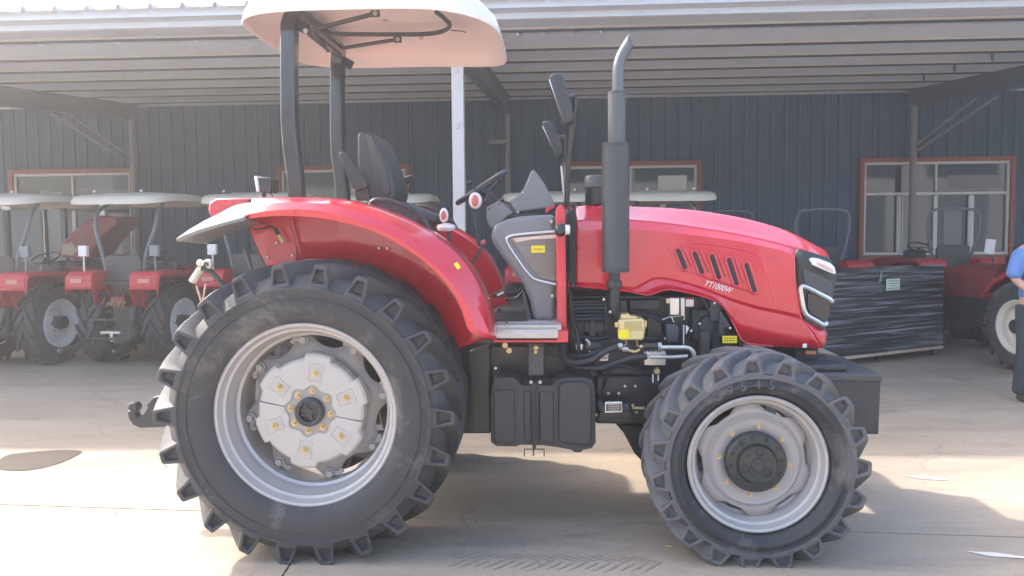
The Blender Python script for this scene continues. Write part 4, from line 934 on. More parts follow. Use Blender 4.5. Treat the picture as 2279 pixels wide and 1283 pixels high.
# ---- chassis, gearbox, engine
pprism([(1010, 757), (1100, 765), (1265, 765), (1265, 850), (1095, 850), (1095, 967), (980, 967), (850, 960), (800, 780)], .60, 1.2, 'gearbox', cast, bevel=.02)
pprism([(1045, 780), (1090, 772), (1093, 965), (1050, 965)], .50, .64, 'battery_box', cast, bevel=.01)
pprism([(1264, 650), (1640, 655), (1655, 780), (1600, 880), (1435, 940), (1326, 944), (1260, 850)], .72, 1.08, 'engine_block', cast, bevel=.02)
pprism([(1326, 838), (1460, 838), (1500, 940), (1410, 945), (1326, 944)], .58, 1.22, 'front_support', cast, bevel=.012)
pprism([(1370, 945), (1430, 945), (1470, 1010), (1440, 1040), (1412, 1010), (1388, 965)], .70, 1.1, 'axle_pivot', cast, bevel=.015)
a, b = T(1500, 1000, .35), T(1500, 1060, .35); G().tube([(fc.x, .2, fc.z+.01), (fc.x, W_-.2, fc.z+.01)], .085, 20).build('front_axle', cast, tr); G().box((fc.x, .9, fc.z+.03), (.22, .5, .22)).build('front_differential', cast, tr, .03, 3)
for x, y, x2, y2, d0, nm in ((1270, 668, 1352, 700, .66, 'inlet_manifold'), (1300, 705, 1345, 742, .66, 'engine_cover'), (1400, 668, 1470, 690, .66, 'engine_cover'), (1275, 660, 1340, 664, .63, 'engine_pipe'), (1312, 712, 1326, 800, .64, 'engine_rib'), (1380, 668, 1396, 700, .64, 'engine_rib'), (1440, 700, 1474, 765, .66, 'engine_cover'), (1540, 690, 1580, 760, .66, 'alternator_guard'), (1585, 700, 1600, 780, .64, 'bracket'), (1290, 820, 1330, 838, .60, 'sump_flange'), (1340, 820, 1430, 835, .62, 'sump_flange')):
    pbox(x, y, x2, y2, d0, .80, nm, iron if nm != 'engine_cover' else cast, bevel=.006)
for k in range(7): ptube([(1275+k*1, 672+k*8, .65), (1345, 670+k*8, .65)], .006+.003*(k % 3), 'engine_pipe', cast, n=8)
for k in range(6):
    x = 1275+k*30; g = G(); bolt_head(g, T(x, 745+(k % 2)*12, .66), .008, .007); g.build('bolt', iron, tr)
for x, y, x2, y2, r in ((1405, 690, 1500, 712, .008), (1480, 720, 1440, 690, .006), (1560, 650, 1585, 700, .008), (1520, 770, 1560, 690, .006), (1470, 700, 1500, 760, .007), (1605, 690, 1625, 760, .006), (1290, 750, 1370, 748, .01), (1400, 740, 1470, 755, .012)):
    ptube([(x, y, .64), ((x+x2)/2, (y+y2)/2+6, .62), (x2, y2, .64)], r, 'cable', hose, seg=10, n=8)
G().lathe([(0, -.02), (.05, -.02), (.055, -.012), (.055, .03)], T(1575, 725, .66), 'y', 24).build('pulley', iron, tr); G().lathe([(0, -.02), (.035, -.02), (.04, .03)], T(1596, 680, .66), 'y', 20).build('pulley', cast, tr)
ptube([(1575, 700, .66), (1560, 735, .65), (1590, 760, .65)], .008, 'fan_belt', hose)
pbox(1491, 664, 1512, 702, .58, .64, 'control_unit', silver, bevel=.004); pbox(1515, 664, 1524, 704, .59, .64, 'unit_bracket', steel, bevel=.003); pbox(1483, 665, 1491, 676, .585, .60, 'label', amber); lb = pbox(1526, 664, 1544, 683, .60, .605, 'label', mat('pink_label', (.62, .5, .47), .5)); pbox(1526, 663, 1544, 667, .598, .6, 'label_band', redd, lb)
ptube([(1474, 712, .6), (1490, 706, .6), (1524, 703, .6), (1522, 712, .6)], .004, 'unit_clip', steel); ptube([(1494, 704, .6), (1500, 718, .6)], .004, 'unit_clip', steel)
pprism([(1481, 722), (1506, 722), (1510, 730), (1510, 762), (1484, 765)], .58, .70, 'fuel_pump', mat('pump_blue', (.035, .045, .07), .4, var=.2, coat=.3), bevel=.006)
pbox(1521, 724, 1523, 768, .60, .62, 'gauge_strip', white, bevel=.001); pprism([(1527, 724), (1534, 730), (1527, 745)], .60, .61, 'reflector_tab', white, bevel=.001)
for q in ((1538, 737), (1557, 721), (1625, 731), (1480, 754), (1590, 675)): G().ball(T(q[0], q[1], .6), .007, 8).build('bolt', white, tr)
pbox(1559, 740, 1580, 800, .60, .68, 'belt_guard', mat('olive_guard', (.055, .048, .035), .6, var=.2))
pprism([(1604, 692), (1626, 728), (1618, 732), (1606, 728), (1602, 710)], .60, .66, 'splash_guard', greyd); sticker(1608, 748, 1640, 764, .57, tr, rows=2)
pbox(1600, 712, 1612, 750, .585, .6, 'relay_box', iron); pbox(1580, 662, 1604, 716, .62, .7, 'radiator_side', iron)
# coolant / filter cup
cup = pprism([(1376, 712), (1434, 710), (1436, 735), (1433, 758), (1379, 758)], .42, .54, 'filter_bowl', amber, bevel=.012, seg=3)
pprism([(1381, 700), (1400, 698), (1402, 703), (1417, 704), (1419, 711), (1380, 711)], .44, .52, 'filter_head', brass, bevel=.004); pbox(1368, 713, 1377, 730, .45, .50, 'filter_ear', brass); pbox(1434, 714, 1440, 730, .45, .50, 'filter_ear', brass)
pbox(1376, 733, 1436, 736, .415, .43, 'filter_band', brass, cup, .002); sticker(1376, 734, 1400, 754, .412, cup, rows=0); pbox(1390, 716, 1428, 731, .416, .42, 'filter_print', mat('print_tan', (.45, .36, .15), .5), cup, .001)
for x in ((1393, 758, 1387, 772), (1417, 758, 1420, 772)): ptube([(x[0], x[1], .48), (x[0]+1, x[1]+8, .47), (x[2], x[3], .46)], .006, 'filter_pipe', mat('copper_pipe', (.6, .4, .25), .35, metal=.6), seg=8)
# hoses and steering pipes
ptube([(1248, 763, .52), (1250, 782, .50), (1262, 803, .46), (1290, 808, .44), (1320, 800, .43), (1348, 782, .43), (1377, 771, .43)], .0175, 'hydraulic_hose', hose, seg=40, n=12)
ptube([(1262, 792, .56), (1285, 794, .50), (1310, 792, .48), (1335, 780, .50), (1345, 770, .54)], .0145, 'hydraulic_hose', hose, seg=24)
ptube([(1262, 812, .50), (1290, 817, .47), (1330, 820, .45), (1375, 806, .44), (1410, 796, .43), (1440, 794, .43)], .0165, 'hydraulic_hose', hose, seg=34, n=12)
ptube([(1268, 650, .55), (1272, 700, .55), (1285, 745, .55), (1290, 800, .55)], .010, 'hose', hose, seg=14); ptube([(1340, 830, .55), (1380, 815, .52), (1425, 826, .52), (1470, 832, .55)], .009, 'hose', hose, seg=14)
ptube([(1216, 789, .5), (1260, 797, .5), (1300, 793, .5)], .007, 'hose', hose, seg=10); ptube([(1341, 870, .57), (1350, 840, .55), (1358, 822, .55)], .007, 'hose', hose, seg=8)
for x0_, x1_, y_ in ((1375, 1385, 771), (1385, 1398, 778)): ptube([(x0_, y_, .43), (x1_, y_, .43)], .019 if x0_ == 1375 else .013, 'hose_fitting', steel, n=6)
ptube([(1398, 780, .43), (1415, 783, .43), (1424, 778, .43)], .008, 'brass_pipe', brass, seg=8)
ptube([(1430, 771, .44), (1466, 771, .44)], .019, 'steering_valve', blackp, n=16); ptube([(1464, 771, .44), (1472, 771, .44)], .022, 'hose_fitting', steel, n=6); G().ball(T(1427, 772, .43), .012, 8).build('brass_fitting', brass, tr)
ptube([(1470, 774, .42), (1510, 774, .42), (1532, 775, .42), (1542, 783, .42), (1546, 797, .42)], .0115, 'steering_pipe', steel, seg=24); ptube([(1446, 795, .42), (1500, 795, .42), (1530, 793, .42)], .0105, 'steering_pipe', steel)
vb = pbox(1434, 784, 1482, 814, .44, .52, 'valve_block', steel, bevel=.004)
for k in range(5): G().box(T(1440+k*9, 783, .46), (.014, .02, .012)).build('valve_screw', steel, vb, .003)
G().lathe([(0, -.03), (.014, -.03), (.018, -.02), (.019, 0)], T(1461, 825, .46), 'y', 16).build('brass_plug', brass, tr); ptube([(1453, 833, .47), (1453, 852, .47)], .004, 'stud', white); ptube([(1465, 835, .47), (1465, 848, .47)], .004, 'stud', white)
pprism([(1281, 766), (1298, 766), (1298, 782), (1281, 780)], .56, .66, 'solenoid', silver); ptube([(1302, 772, .60), (1335, 775, .60)], .04, 'starter_motor', iron, n=20); ptube([(1303, 756, .57), (1311, 762, .57), (1312, 785, .57)], .008, 'starter_strap', steel, seg=8)
ptube([(1340, 786, .60), (1352, 792, .60)], .024, 'oil_filter', white, n=16); pprism([(1342, 788), (1356, 786), (1355, 805), (1330, 806)], .60, .66, 'sump_plate', silver)
cyl = ptube([(1334, 908, .50), (1398, 908, .50)], .040, 'steering_cylinder', cast, n=20); ptube([(1330, 900, .50), (1338, 900, .50)], .03, 'cylinder_cap', iron, n=16)
pl = pprism([(1346, 895), (1385, 894), (1386, 919), (1346, 920)], .448, .455, 'name_plate', silver, cyl, .003); pbox(1349, 899, 1383, 916, .446, .449, 'plate_face', greyd, cyl, .001)
for k in range(4): pbox(1353, 901+k*4, 1379, 902+k*4, .4445, .4465, 'plate_print', silver, cyl, 0)
pbox(1334, 918, 1404, 931, .46, .56, 'cylinder_bracket', cast); ptube([(1408, 900, .46), (1410, 908, .46), (1434, 909, .46)], .009, 'cylinder_rod', brass)
# ---- front weight box
fa = T(1840, 835, .46); fb = T(1962, 835, .46); fz = T(1958, 968, .46).z
wb = G(); wb.prism([Vector((fa.x-.12, .46, fa.z)), Vector((fb.x, .46, fa.z)), Vector((fb.x-.008, .46, fz)), Vector((fa.x-.12, .46, fz))], (0, .88, 0)); wbo = wb.build('front_weight_box', mat('weight_box_paint', (.034, .037, .037), .5, var=.2, bump=.1, bscale=60, dirt=(.12, .11, .1), dirt_amt=.5), tr, .008)
G().prism([Vector((fa.x-.1, .452, fa.z-.034)), Vector((fb.x+.004, .452, fa.z-.034)), Vector((fb.x+.004, .452, fa.z+.006)), Vector((fa.x-.1, .452, fa.z+.006))], (0, .9, 0)).build('box_rim', greyd, wbo, .008)
g = G()
for k in range(4): g.box((fa.x-.02+k*.0, .60+k*.2, fa.z+.022), (.30, .17, .04))
g.build('weight_slabs', iron, wbo, .015, 3)
# ---- rear drawbar hook, lamp, PTO things
pprism([(284, 903), (290, 897), (299, 898), (305, 906), (304, 915), (299, 920), (302, 928), (311, 930), (320, 920), (328, 908), (325, 902), (338, 886), (350, 882), (420, 890), (430, 930), (400, 950), (312, 954), (295, 947), (285, 932), (282, 916)], .55, .61, 'drawbar_hook', iron, bevel=.010, seg=3)
G().ball(T(288, 915, .545), .007, 8).build('hook_pin', steel, tr)
ptube([(428, 628, .8), (447, 599, .8)], .0225, 'rear_beacon', mat('ivory_plastic', (.68, .65, .52), .4), n=16); g = G(); g.lathe([(.016, -.02), (.030, -.016), (.032, .012), (.018, .02), (.016, .0)], T(462, 589, .78), 'y', 18); g.build('hitch_ball', mat('ivory_metal', (.66, .62, .5), .35), tr); G().ball(T(446, 586, .79), .022, 12).build('hitch_ball', MATS['ivory_plastic'], tr)
ptube([(448, 596, .76), (470, 604, .78), (498, 636, .8)], .016, 'hitch_link', iron); ptube([(437, 635, .82), (443, 655, .82), (448, 672, .82)], .006, 'hitch_pipe', mat('salmon_pipe', (.6, .4, .33), .5), seg=8); ptube([(458, 634, .82), (454, 655, .82), (452, 672, .82)], .006, 'hitch_pipe', MATS['salmon_pipe'], seg=8)
g = G(); g.tube([(rc.x-.35, .75, rc.z+.35), (rc.x-.1, .75, rc.z+.3)], .03, 8); g.tube([(rc.x-.55, .8, rc.z-.3), (rc.x, .8, rc.z-.15)], .03, 8); g.build('lift_arm', iron, tr)
G().box((rc.x+.1, .9, rc.z+.05), (.75, .55, .55)).build('rear_axle_housing', cast, tr, .05, 3)
G().tube([(rc.x, .45, rc.z), (rc.x, W_-.45, rc.z)], .10, 20).build('rear_axle', cast, tr)
G().box((rc.x+.05, .9, rc.z+.48), (.7, .9, .04)).build('seat_deck', redd, tr, .01)
G().tube([T(372, 1022, .02), T(366, 1035, .02), T(372, 1042, .02)], .002, 6).build('tag_wire', iron, tr)

exec_bg = True
# ================================================================== BACKGROUND TRACTORS
def small_wheel(R, rb, w, nl, rm, parent, name, c, flip):
    wh = empty(name, c, (PI/2 if not flip else -PI/2), parent)        # local -y is the outer side
    key = (R, rb, w, rm.name)
    if key not in cache:
        t = G(); sh = R-.04; t.lathe([(rb-.005, w-.02), (R*.8, w+.004), (sh-.02, w-.01), (sh, w*.7), (sh, w*.3), (sh-.02, .01), (R*.8, -.004), (rb, .02)], n=40)
        for side in (0, 1):
            for k in range(nl):
                a0 = 2*PI*(k+.5*side)/nl; rows = []
                for i in range(4):
                    s = i/3; yy = s*w*.55; an = a0-.5*s; y = yy if side == 0 else w-yy; h = .022; br = sh-.05 if i == 0 else sh-.01
                    rows.append([Vector((r*math.cos(an+da), y, r*math.sin(an+da))) for da, r in ((-h*1.5/R, br), (-h/R, R-(.01 if i == 0 else 0)), (h/R, R-(.01 if i == 0 else 0)), (h*1.5/R, br))])
                t.loft(rows)
        m1 = t.mesh('tyre', rubb)
        m2 = G().lathe([(rb, .01), (rb+.004, -.004), (rb-.01, -.006), (rb-.02, .015), (rb-.045, .03), (rb-.05, .06), (rb-.06, .085), (rb*.62, .10), (rb*.55, .075), (.07, .07), (.066, .03), (.03, .02), (0, .02)], n=40).lathe([(rb-.02, w-.03), (rb-.05, w-.05), (rb-.06, .09)], n=40).mesh('rim', rm)
        m3 = G().lathe([(.0, -.01), (.03, -.01), (.032, .02), (.06, .03), (.065, .07)], n=16)
        for k in range(6): a = k*PI/3; m3.ball((.1*math.cos(a), .068, .1*math.sin(a)), .012, 6)
        cache[key] = (m1, m2, m3.mesh('hub', iron))
    for me, nm in zip(cache[key], ('tyre', 'rim', 'hub')): inst(me, nm, wh)
    return wh
def small_tractor(canopy=True, hoop=False, rimm=rimw, label=''):
    t = empty('tractor', (0, 0, 0), 0)
    for sx in (-1, 1):
        small_wheel(.51, .30, .27, 16, rimm, t, 'rear_wheel', (sx*.56, 0, .50), sx < 0)
        small_wheel(.34, .20, .17, 12, rimm, t, 'front_wheel', (sx*.58, 1.55, .33), sx < 0)
        # fender: lamp face + arched top
        g = G(); pr = []
        sec = [(-.60, .96), (-.585, 1.12), (-.54, 1.165), (-.2, 1.17), (.1, 1.15), (.35, 1.02), (.5, .85)]
        xi, xo = sx*.24, sx*.60
        ra = [Vector((xi, a, b)) for a, b in sec]; rb_ = [Vector((xo-sx*.03, a, b-.004)) for a, b in sec]; rc_ = [Vector((xo, a*.98, b-.035)) for a, b in sec]; rd = [Vector((xo-sx*.02, a*.96, b-.075)) for a, b in sec]
        ri = [Vector((xi, a*.9, max(.75, b-.42))) for a, b in sec]
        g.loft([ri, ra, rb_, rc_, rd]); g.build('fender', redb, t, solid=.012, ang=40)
        G().prism([(xi, -.605, .985), (xo-sx*.02, -.605, .985), (xo-sx*.03, -.592, 1.12), (xi, -.592, 1.13)], (0, .02, 0)).build('fender_face', redb, t, .006)
        G().box((sx*.43, -.612, 1.06), (.15, .01, .05)).build('tail_lamp', mat('tail_lamp_pink', (.55, .25, .2), .3) if 'tail_lamp_pink' not in MATS else MATS['tail_lamp_pink'], t, .004)
        G().prism([(sx*.26, -.5, 1.0), (sx*.29, -.42, .72), (sx*.26, .2, .7), (sx*.26, .2, 1.0)], (sx*.02, 0, 0)).build('fender_stay', redb, t, .005)
        if canopy: G().tube([(sx*.46, -.42, 1.16), (sx*.46, -.42, 1.35)], .012, 8).box((sx*.46, -.42, 1.41), (.11, .05, .13)).build('lamp_stalk', postg if sx > 0 else rimw, t, .006)
    # body
    G().box((0, .2, .62), (.38, 1.0, .40)).box((0, -.2, .55), (.30, .35, .45)).build('gearbox', iron, t, .03, 3)
    G().tube([(-.6, 0, .51), (.6, 0, .51)], .08, 12).build('rear_axle', iron, t); G().tube([(-.55, 1.55, .33), (.55, 1.55, .33)], .05, 10).build('front_axle', iron, t)
    bn = [[(-.22, y, .72), (-.23, y, 1.0*k), (-.17, y, 1.10*k), (0, y, 1.13*k), (.17, y, 1.10*k), (.23, y, 1.0*k), (.22, y, .72)] for y, k in ((.72, 1.03), (1.2, 1.02), (1.7, .96), (1.88, .85))]
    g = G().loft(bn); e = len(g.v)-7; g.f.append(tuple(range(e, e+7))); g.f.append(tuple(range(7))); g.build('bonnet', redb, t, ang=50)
    G().box((0, 1.3, .55), (.3, .9, .35)).build('engine', iron, t, .03); G().box((0, .6, 1.1), (.30, .14, .32)).build('dashboard', blackm, t, .03)
    g = G(); c = Vector((0, .46, 1.30)); ps = [c+Vector((.17*math.cos(2*PI*k/24), .15*math.sin(2*PI*k/24), .07*math.sin(2*PI*k/24))) for k in range(26)]; g.tube(ps, .012, 8, cap=False); g.tube([c, (0, .58, 1.15)], .02, 8); g.tube([ps[0], ps[12]], .008, 6); g.build('steering_wheel', blackm, t)
    g = G().loft([[(-.16, -.30, .88), (-.22, -.34, 1.05), (-.24, -.36, 1.32), (-.2, -.36, 1.36), (.2, -.36, 1.36), (.24, -.36, 1.32), (.22, -.34, 1.05), (.16, -.30, .88)], [(-.14, -.22, .88), (-.20, -.25, 1.05), (-.21, -.28, 1.3), (-.18, -.28, 1.34), (.18, -.28, 1.34), (.21, -.28, 1.3), (.2, -.25, 1.05), (.14, -.22, .88)]], closed=True); g.f.append(tuple(range(7, -1, -1))); g.f.append(tuple(range(8, 16))); g.box((0, -.03, .93), (.44, .42, .09)); g.build('seat', greyd, t, .012, 2)
    # hitch
    for sx in (-1, 1):
        G().tube([(sx*.16, -.3, .42), (sx*.26, -.65, .36), (sx*.33, -1.0, .30)], .022, 8).ball((sx*.335, -1.03, .295), .035, 8).build('lift_arm', iron, t); G().tube([(sx*.2, -.42, .85), (sx*.26, -.68, .38)], .018, 8).tube([(sx*.22, -.5, .72), (sx*.25, -.6, .52)], .032, 8).build('lift_rod', iron, t)
        G().tube([(sx*.14, -.3, .88), (sx*.22, -.5, .9)], .03, 8).build('rocker_arm', iron, t)
    G().tube([(-.35, -.62, .60), (.3, -.62, .60)], .014, 8).tube([(-.28, -.66, .38), (.28, -.66, .38)], .012, 8).build('stabiliser_bar', iron, t)
    G().box((0, -.62, .45), (.25, .04, .03)).box((0, -.6, .40), (.04, .04, .12)).build('drawbar', steel, t, .004)
    G().box((0, -.42, .80), (.18, .14, .12)).tube([(-.08, -.48, .86), (-.12, -.52, .98)], .012, 6).tube([(.0, -.48, .86), (.0, -.54, .98)], .012, 6).tube([(.08, -.48, .86), (.1, -.52, .97)], .012, 6).build('hydraulic_valve', redd, t, .01)
    g = G()
    for k in range(5): g.tube([(-.1+k*.05, -.48, .80+.02*(k % 2)), (-.1+k*.05, -.54, .76)], .014, 6)
    g.build('couplings', brass, t); G().tube([(-.06, -.45, .84), (-.2, -.55, .76), (-.3, -.5, .86), (-.42, -.48, .92)], .01, 6, 14).build('hose', hose, t)
    G().box((0, -.35, 1.02), (.72, .06, .05)).build('rear_crossbar', blackm, t, .006)
    if canopy:
        for sx in (-1, 1): G().tube([(sx*.24, -.30, 1.04), (sx*.27, -.32, 1.30), (sx*.39, -.28, 1.70), (sx*.40, -.22, 1.88), (sx*.35, -.05, 2.0)], .024, 8, 18).build('canopy_post', steelg, t)
        def rg_(s, z, n=40):
            out = []
            for k in range(n):
                a = 2*PI*k/n; c, s_ = math.cos(a), math.sin(a); r = (abs(c)**8+abs(s_)**8)**(-.125); fr = max(0, abs(s_*r)*s); out.append(Vector((.64*s*c*r*(1-.1*fr**3), .1+.66*s*s_*r, z-.05*fr**3)))
            return out
        G().loft([rg_(s, 2.02+z) for s, z in ((.02, .02), (.8, .02), (.94, .0), (.98, -.012), (1, -.008), (.99, .03), (.955, .07), (.86, .085), (.55, .09), (.5, .10), (.02, .105))], closed=True).build('canopy', creamb, t, ang=45)
        G().ball((-.3, -.4, 2.125), .02, 6).ball((.3, -.4, 2.125), .02, 6).build('canopy_screws', white, t)
    if hoop:
        P = [(-.2, -.3, .98), (-.3, -.32, 1.3), (-.36, -.34, 1.62), (-.34, -.35, 1.78), (-.27, -.35, 1.84), (.27, -.35, 1.84), (.34, -.35, 1.78), (.36, -.34, 1.62), (.3, -.32, 1.3), (.2, -.3, .98)]
        G().tube(P, .021, 10, 60).build('roll_hoop', steelg, t)
    return t
proto = small_tractor(True)
GRP = 'small red tractors parked in a row under the shed'
def put(o, px, py, Y, rz, label, group=GRP, z=0):
    """centre of rear axle below pixel column px at depth Y"""
    d = ray(px, 700); tt = Y/d.y; o.location = (d.x*tt, Y, z); o.rotation_euler = (0, 0, rz); tag(o, label, 'tractor', group)
spots = [(46, 9.3, -.12, 'small red tractor with cream canopy and white rims cut by the left picture edge'),
         (318, 9.3, -.12, 'small red tractor with cream canopy seen from behind, rear hitch showing, second from left'),
         (590, 9.5, -.12, 'small red tractor whose cream canopy shows left of the big tractor roll bar'),
         (868, 9.9, -.05, 'small canopied tractor showing behind the seat of the big tractor'),
         (1225, 9.9, 0, 'small canopied tractor showing behind the dashboard of the big tractor'),
         (1475, 9.9, .03, 'small canopied tractor showing behind the exhaust of the big tractor')]
for i, (px, Y, rz, lab) in enumerate(spots):
    o = proto if i == 0 else copy_tree(proto); put(o, px, 0, Y, rz, lab)
hp_ = small_tractor(False, True)
hs = [(1605, 11.0, .0, 'small tractor with low dark roll hoop just right of the last canopy'), (1805, 10.3, .0, 'small tractor whose roll hoop rises above the big tractor bonnet nose'), (2085, 10.6, .02, 'small red tractor with wide roll hoop behind the wrapped crate')]
for i, (px, Y, rz, lab) in enumerate(hs):
    o = hp_ if i == 0 else copy_tree(hp_); put(o, px, 0, Y, rz, lab, 'small tractors with roll hoops instead of canopies')
# large tractor at right edge, side on, facing left
bt = small_tractor(False, False, rimc); d = ray(2300, 700); bt.location = (6.10, 8.15, 0); bt.rotation_euler = (0, 0, .14)
[c.data.materials.__setitem__(0, redd) for c in bt.children if c.type == 'MESH' and c.name.startswith(('bonnet', 'fender_stay'))]  # shade painted in: bonnet and stays take the darker red
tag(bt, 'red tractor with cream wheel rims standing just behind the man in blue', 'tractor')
bt_w = [c for c in bt.children if c.name.startswith('rear_wheel')]

# flat white card and lever on stalk between the two (mirror)
o = G().box(WF.at(2203, 550, 9.6), (.13, .02, .20), ry=.12).build('mirror_board', white, None, .02, 3); G().tube([WF.at(2208, 570, 9.65), WF.at(2212, 600, 9.65), WF.at(2206, 640, 9.7)], .012, 8, 8).build('mirror_post', iron, o)
tag(o, 'white rectangular mirror back raised on a black stalk beside the roll hoop', 'mirror')
# ---- cab tractor at the back left
ct = empty('cab_tractor', (0, 0, 0)); tag(ct, 'dark cab tractor with cream roof and raised dull red bonnet behind the small tractors', 'tractor')
CY = 11.6; q = lambda px, py, y=CY: WF.at(px, py, y)
def cbox(x0, y0, x1, y1, d0, d1, nm, m, bev=.01, par=None):
    a, b = q(x0, y0, d0), q(x1, y1, d0); return G().box(((a.x+b.x)/2, (d0+d1)/2, (a.z+b.z)/2), (abs(b.x-a.x), d1-d0, abs(a.z-b.z))).build(nm, m, par or ct, bev)
cbox(-60, 446, 172, 462, CY-.1, CY+1.5, 'cab_roof', creamb, .03)
for x in (18, 100, 145): cbox(x-4, 462, x+4, 590, CY, CY+.08, 'cab_pillar', iron)
for a, b in ((-50, 12), (24, 95), (106, 139)): cbox(a, 466, b, 585, CY+.03, CY+.04, 'cab_window', cabglass, 0)
cbox(-60, 585, 172, 680, CY, CY+1.2, 'cab_base', iron); cbox(3, 456, 22, 468, CY-.15, CY-.1, 'work_lamp', white, .015); cbox(96, 454, 118, 466, CY-.15, CY-.1, 'work_lamp', white, .015)
pts = [(126, 562), (140, 538), (165, 512), (195, 490), (225, 481), (255, 482), (262, 500), (235, 520), (215, 545), (195, 578), (165, 578), (135, 568)]
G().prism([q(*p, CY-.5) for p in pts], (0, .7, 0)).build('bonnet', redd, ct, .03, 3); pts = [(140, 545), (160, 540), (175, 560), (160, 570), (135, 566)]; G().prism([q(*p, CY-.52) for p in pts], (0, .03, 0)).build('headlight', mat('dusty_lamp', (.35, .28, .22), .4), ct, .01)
for x in (40, 190): small_wheel(.52, .30, .27, 16, rimw, ct, 'wheel', (q(x, 700).x, CY-.1, .51), x < 100)
ptl = [(222, 478), (228, 460), (220, 445)]; G().box(q(229, 455, CY-.6), (.07, .06, .10)).box(q(229, 474, CY-.6), (.08, .06, .08)).tube([q(218, 452, CY-.6), q(229, 455, CY-.6)], .02, 8).build('work_lamp', white, ct, .01)
# ================================================================== WRAPPED CRATE
cl = ground_at(1850, 812); crr = ground_at(2098, 812); cl = Vector((cl.x, cl.y, 0)); 
ax_ = Vector((ground_at(2098, 808).x-cl.x, (9.25-8.62), 0)); ax_.normalize(); e_ = WF.at(2099, 700, 9.2)
ang = math.atan2(ax_.y, ax_.x); L = 2.15
crate = empty('wrapped_crate', (e_.x-ax_.x*L, e_.y-ax_.y*L, 0), ang); tag(crate, 'long crate wrapped in black stretch film on a castored wooden base', 'crate')
H0, H1 = .13, 1.13; nx, nz = 60, 90
import mathutils.noise as mn
rows = []
for k in range(nz+1):
    z = H0+(H1-H0)*k/nz; r = []
    for i in range(nx+1):
        x = L*i/nx; w = mn.noise(Vector((x*1.1, 0, z*26+x*1.2)))*.014 + mn.noise(Vector((x*2.5, 3, z*60-x*2)))*.007
        r.append(Vector((x, -w, z + .012*math.sin(x*2+z*4)*(k/nz))))
    rows.append(r)
g = G().loft(rows); g.build('film_front', film, crate, ang=60)
G().box((L/2, .27, (H0+H1)/2-.005), (L-.004, .50, H1-H0-.03)).build('crate_body', film, crate, .01)
G().box((L/2, .27, .105), (L+.02, .56, .035)).build('pallet_deck', wood, crate, .003)
for x in (.1, L*.5, L-.08): G().lathe([(0, -.015), (.035, -.015), (.035, .015), (0, .015)], (x, .06, .04), 'y', 14).box((x, .06, .075), (.05, .05, .02)).build('castor', iron, crate)
sx_ = L-.96; lbp = G().box((sx_, -.028, .93), (.235, .004, .135)).build('shipping_label', mat('label_green', (.55, .66, .52), .5), crate, .004)
g = G()
for r_ in range(4):
    for k in range(9 if r_ != 2 else 5): g.box((sx_-.09+k*.0225+(0.045 if r_ == 2 else 0), -.0315, .975-r_*.030), (.013, .001, .010))
g.build('print', ink, lbp)
G().tube([(sx_-.20, -.03, 1.10), (sx_-.22, -.03, 1.0), (sx_-.235, -.03, .96)], .010, 6).build('tape_tail', postg, crate)
# ================================================================== PERSON
def skinned(name, verts, edges, radii, m, parent, sub=2, root=0):
    me = bpy.data.meshes.new(name); me.from_pydata([tuple(v) for v in verts], edges, []); o = bpy.data.objects.new(name, me); COL.objects.link(o); o.parent = parent
    sk = o.modifiers.new('skin', 'SKIN'); sk.use_smooth_shade = True; me.skin_vertices or None
    for i, r in enumerate(radii): me.skin_vertices[0].data[i].radius = (r, r) if not isinstance(r, tuple) else r
    me.skin_vertices[0].data[root].use_root = True
    s = o.modifiers.new('sub', 'SUBSURF'); s.levels = sub; s.render_levels = sub; me.materials.append(m); return o
pg = ground_at(2300, 893); man = empty('person', (pg.x, pg.y, 0), .25); tag(man, 'man in blue T-shirt and dark jeans standing at the right picture edge', 'person')
# body (skin): head, neck, arms, legs; x = left-right, -y = towards camera
V = [(0, 0, .95), (0, .0, 1.15), (0, .01, 1.38), (0, .0, 1.48), (0, -.01, 1.55), (0, -.03, 1.64), (0, -.02, 1.70),
     (-.19, .0, 1.39), (-.25, .02, 1.14), (-.15, -.16, .97), (.19, 0, 1.39), (.25, .02, 1.14), (.15, -.16, .97),
     (-.10, 0, .86), (-.11, -.01, .48), (-.12, .03, .09), (.10, 0, .86), (.11, -.01, .48), (.12, .03, .09)]
E_ = [(0, 1), (1, 2), (2, 3), (3, 4), (4, 5), (5, 6), (2, 7), (7, 8), (8, 9), (2, 10), (10, 11), (11, 12), (0, 13), (13, 14), (14, 15), (0, 16), (16, 17), (17, 18)]
RR = [.10, .10, .11, .055, .075, .10, .08, .055, .042, .03, .055, .042, .03, .085, .055, .04, .085, .055, .04]
body = skinned('body', V, E_, RR, skin, man)
# face and hair
G().ball((0, -.125, 1.60), .016, 10, (.7, 1, 1.2)).build('nose', skin, man); G().ball((-.09, -.01, 1.61), .022, 10, (.5, .8, 1.3)).build('ear', skin, man); G().ball((.09, -.01, 1.61), .022, 10, (.5, .8, 1.3)).build('ear', skin, man)
for sx in (-1, 1): G().ball((sx*.035, -.112, 1.635), .011, 10).build('eye', white, man); G().ball((sx*.035, -.122, 1.635), .005, 8).build('pupil', hairm, man)
G().ball((0, -.118, 1.56), .02, 10, (1.2, .3, .25)).build('mouth', redd, man)
G().ball((0, .015, 1.665), .108, 20, (.95, 1.05, .85)).build('hair', hairm, man)
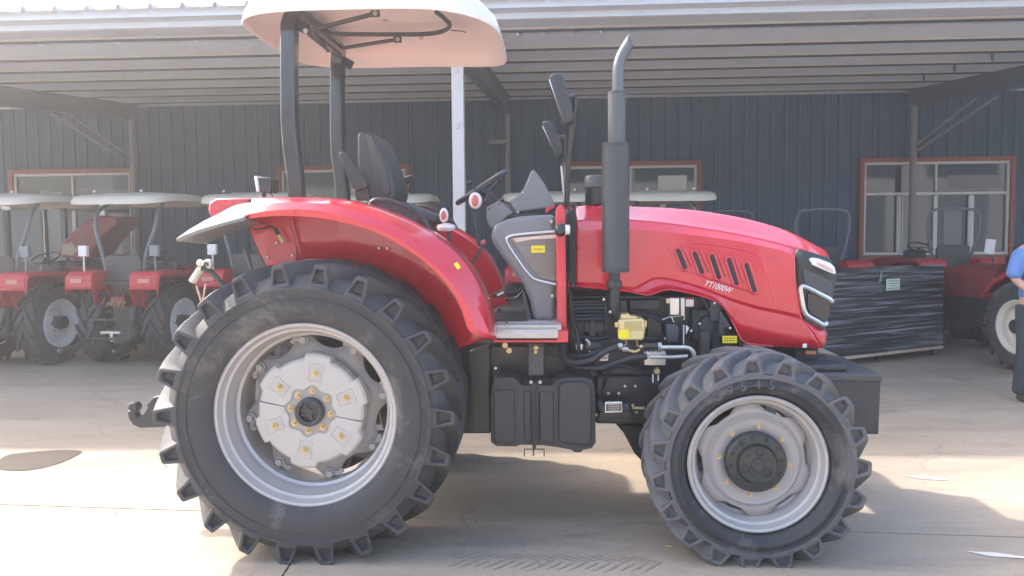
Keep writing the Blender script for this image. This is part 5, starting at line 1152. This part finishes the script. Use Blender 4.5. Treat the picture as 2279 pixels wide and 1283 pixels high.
# hands with fingers, one held in the other in front of the waist
for sx in (-1, 1):
    w = Vector((sx*.13, -.185, .955)); d = Vector((-sx*.65, -.25, -.72)).normalized(); s2 = Vector((0, -1, .25)).normalized(); V = [w, w+d*.045, w+d*.09]; E2 = [(0, 1), (1, 2)]; R2 = [.024, (.036), (.03)]
    hnd = skinned('hand', V, E2, [(.022, .022), (.034, .018), (.032, .016)], glove, man)
    for k in range(4):
        b0 = w+d*.085+s2*(-.024+.016*k); Lf = (.07, .08, .075, .06)[k]; cu = Vector((-sx*.5, .5, -.2))
        skinned('finger', [b0, b0+d*Lf*.45, b0+d*Lf*.75+cu*.02, b0+d*Lf*.8+cu*.045], [(0, 1), (1, 2), (2, 3)], [.010, .0095, .009, .008], glove, man, 1)
    b0 = w+d*.03+s2*.025; skinned('thumb', [b0, b0+s2*.025+d*.02, b0+s2*.03+d*.05], [(0, 1), (1, 2)], [.012, .011, .009], glove, man, 1)
# clothes
sv = [(0, 0, .84), (0, .0, 1.10), (0, .01, 1.30), (0, .01, 1.42), (-.17, .0, 1.40), (-.245, .015, 1.20), (.17, 0, 1.40), (.245, .015, 1.20), (-.262, .015, 1.13), (.262, .015, 1.13)]
skinned('shirt', sv, [(0, 1), (1, 2), (2, 3), (3, 4), (4, 5), (3, 6), (6, 7), (5, 8), (7, 9)], [(.178, .14), (.165, .135), (.17, .125), (.10, .09), .085, .068, .085, .068, .066, .066], blue, man)
jv = [(0, 0, .93), (-.095, 0, .84), (-.11, -.015, .50), (-.12, .02, .12), (.095, 0, .84), (.11, -.015, .50), (.12, .02, .12), (-.12, .02, .06), (.12, .02, .06)]
skinned('trousers', jv, [(0, 1), (1, 2), (2, 3), (0, 4), (4, 5), (5, 6), (3, 7), (6, 8)], [(.145, .115), .11, .085, .08, .11, .085, .08, .082, .082], denim, man)
for sx in (-1, 1): skinned('shoe', [(sx*.12, .06, .045), (sx*.125, -.05, .042), (sx*.13, -.15, .035)], [(0, 1), (1, 2)], [(.042, .045), (.045, .04), (.04, .03)], shoem, man)

# ================================================================== HAZE
hm = bpy.data.materials.new('haze_air'); hm.use_nodes = True; hn = hm.node_tree.nodes; hn.clear()
ho = hn.new('ShaderNodeOutputMaterial'); hv = hn.new('ShaderNodeVolumePrincipled'); hv.inputs['Density'].default_value = .0085; hv.inputs['Anisotropy'].default_value = .6; hv.inputs['Color'].default_value = (1, .98, .97, 1)
hm.node_tree.links.new(hv.outputs[0], ho.inputs['Volume'])
hz = G().box((0, 100, 1.8), (820, 820, 5.8)).build('haze', hm); tag(hz, kind='stuff')
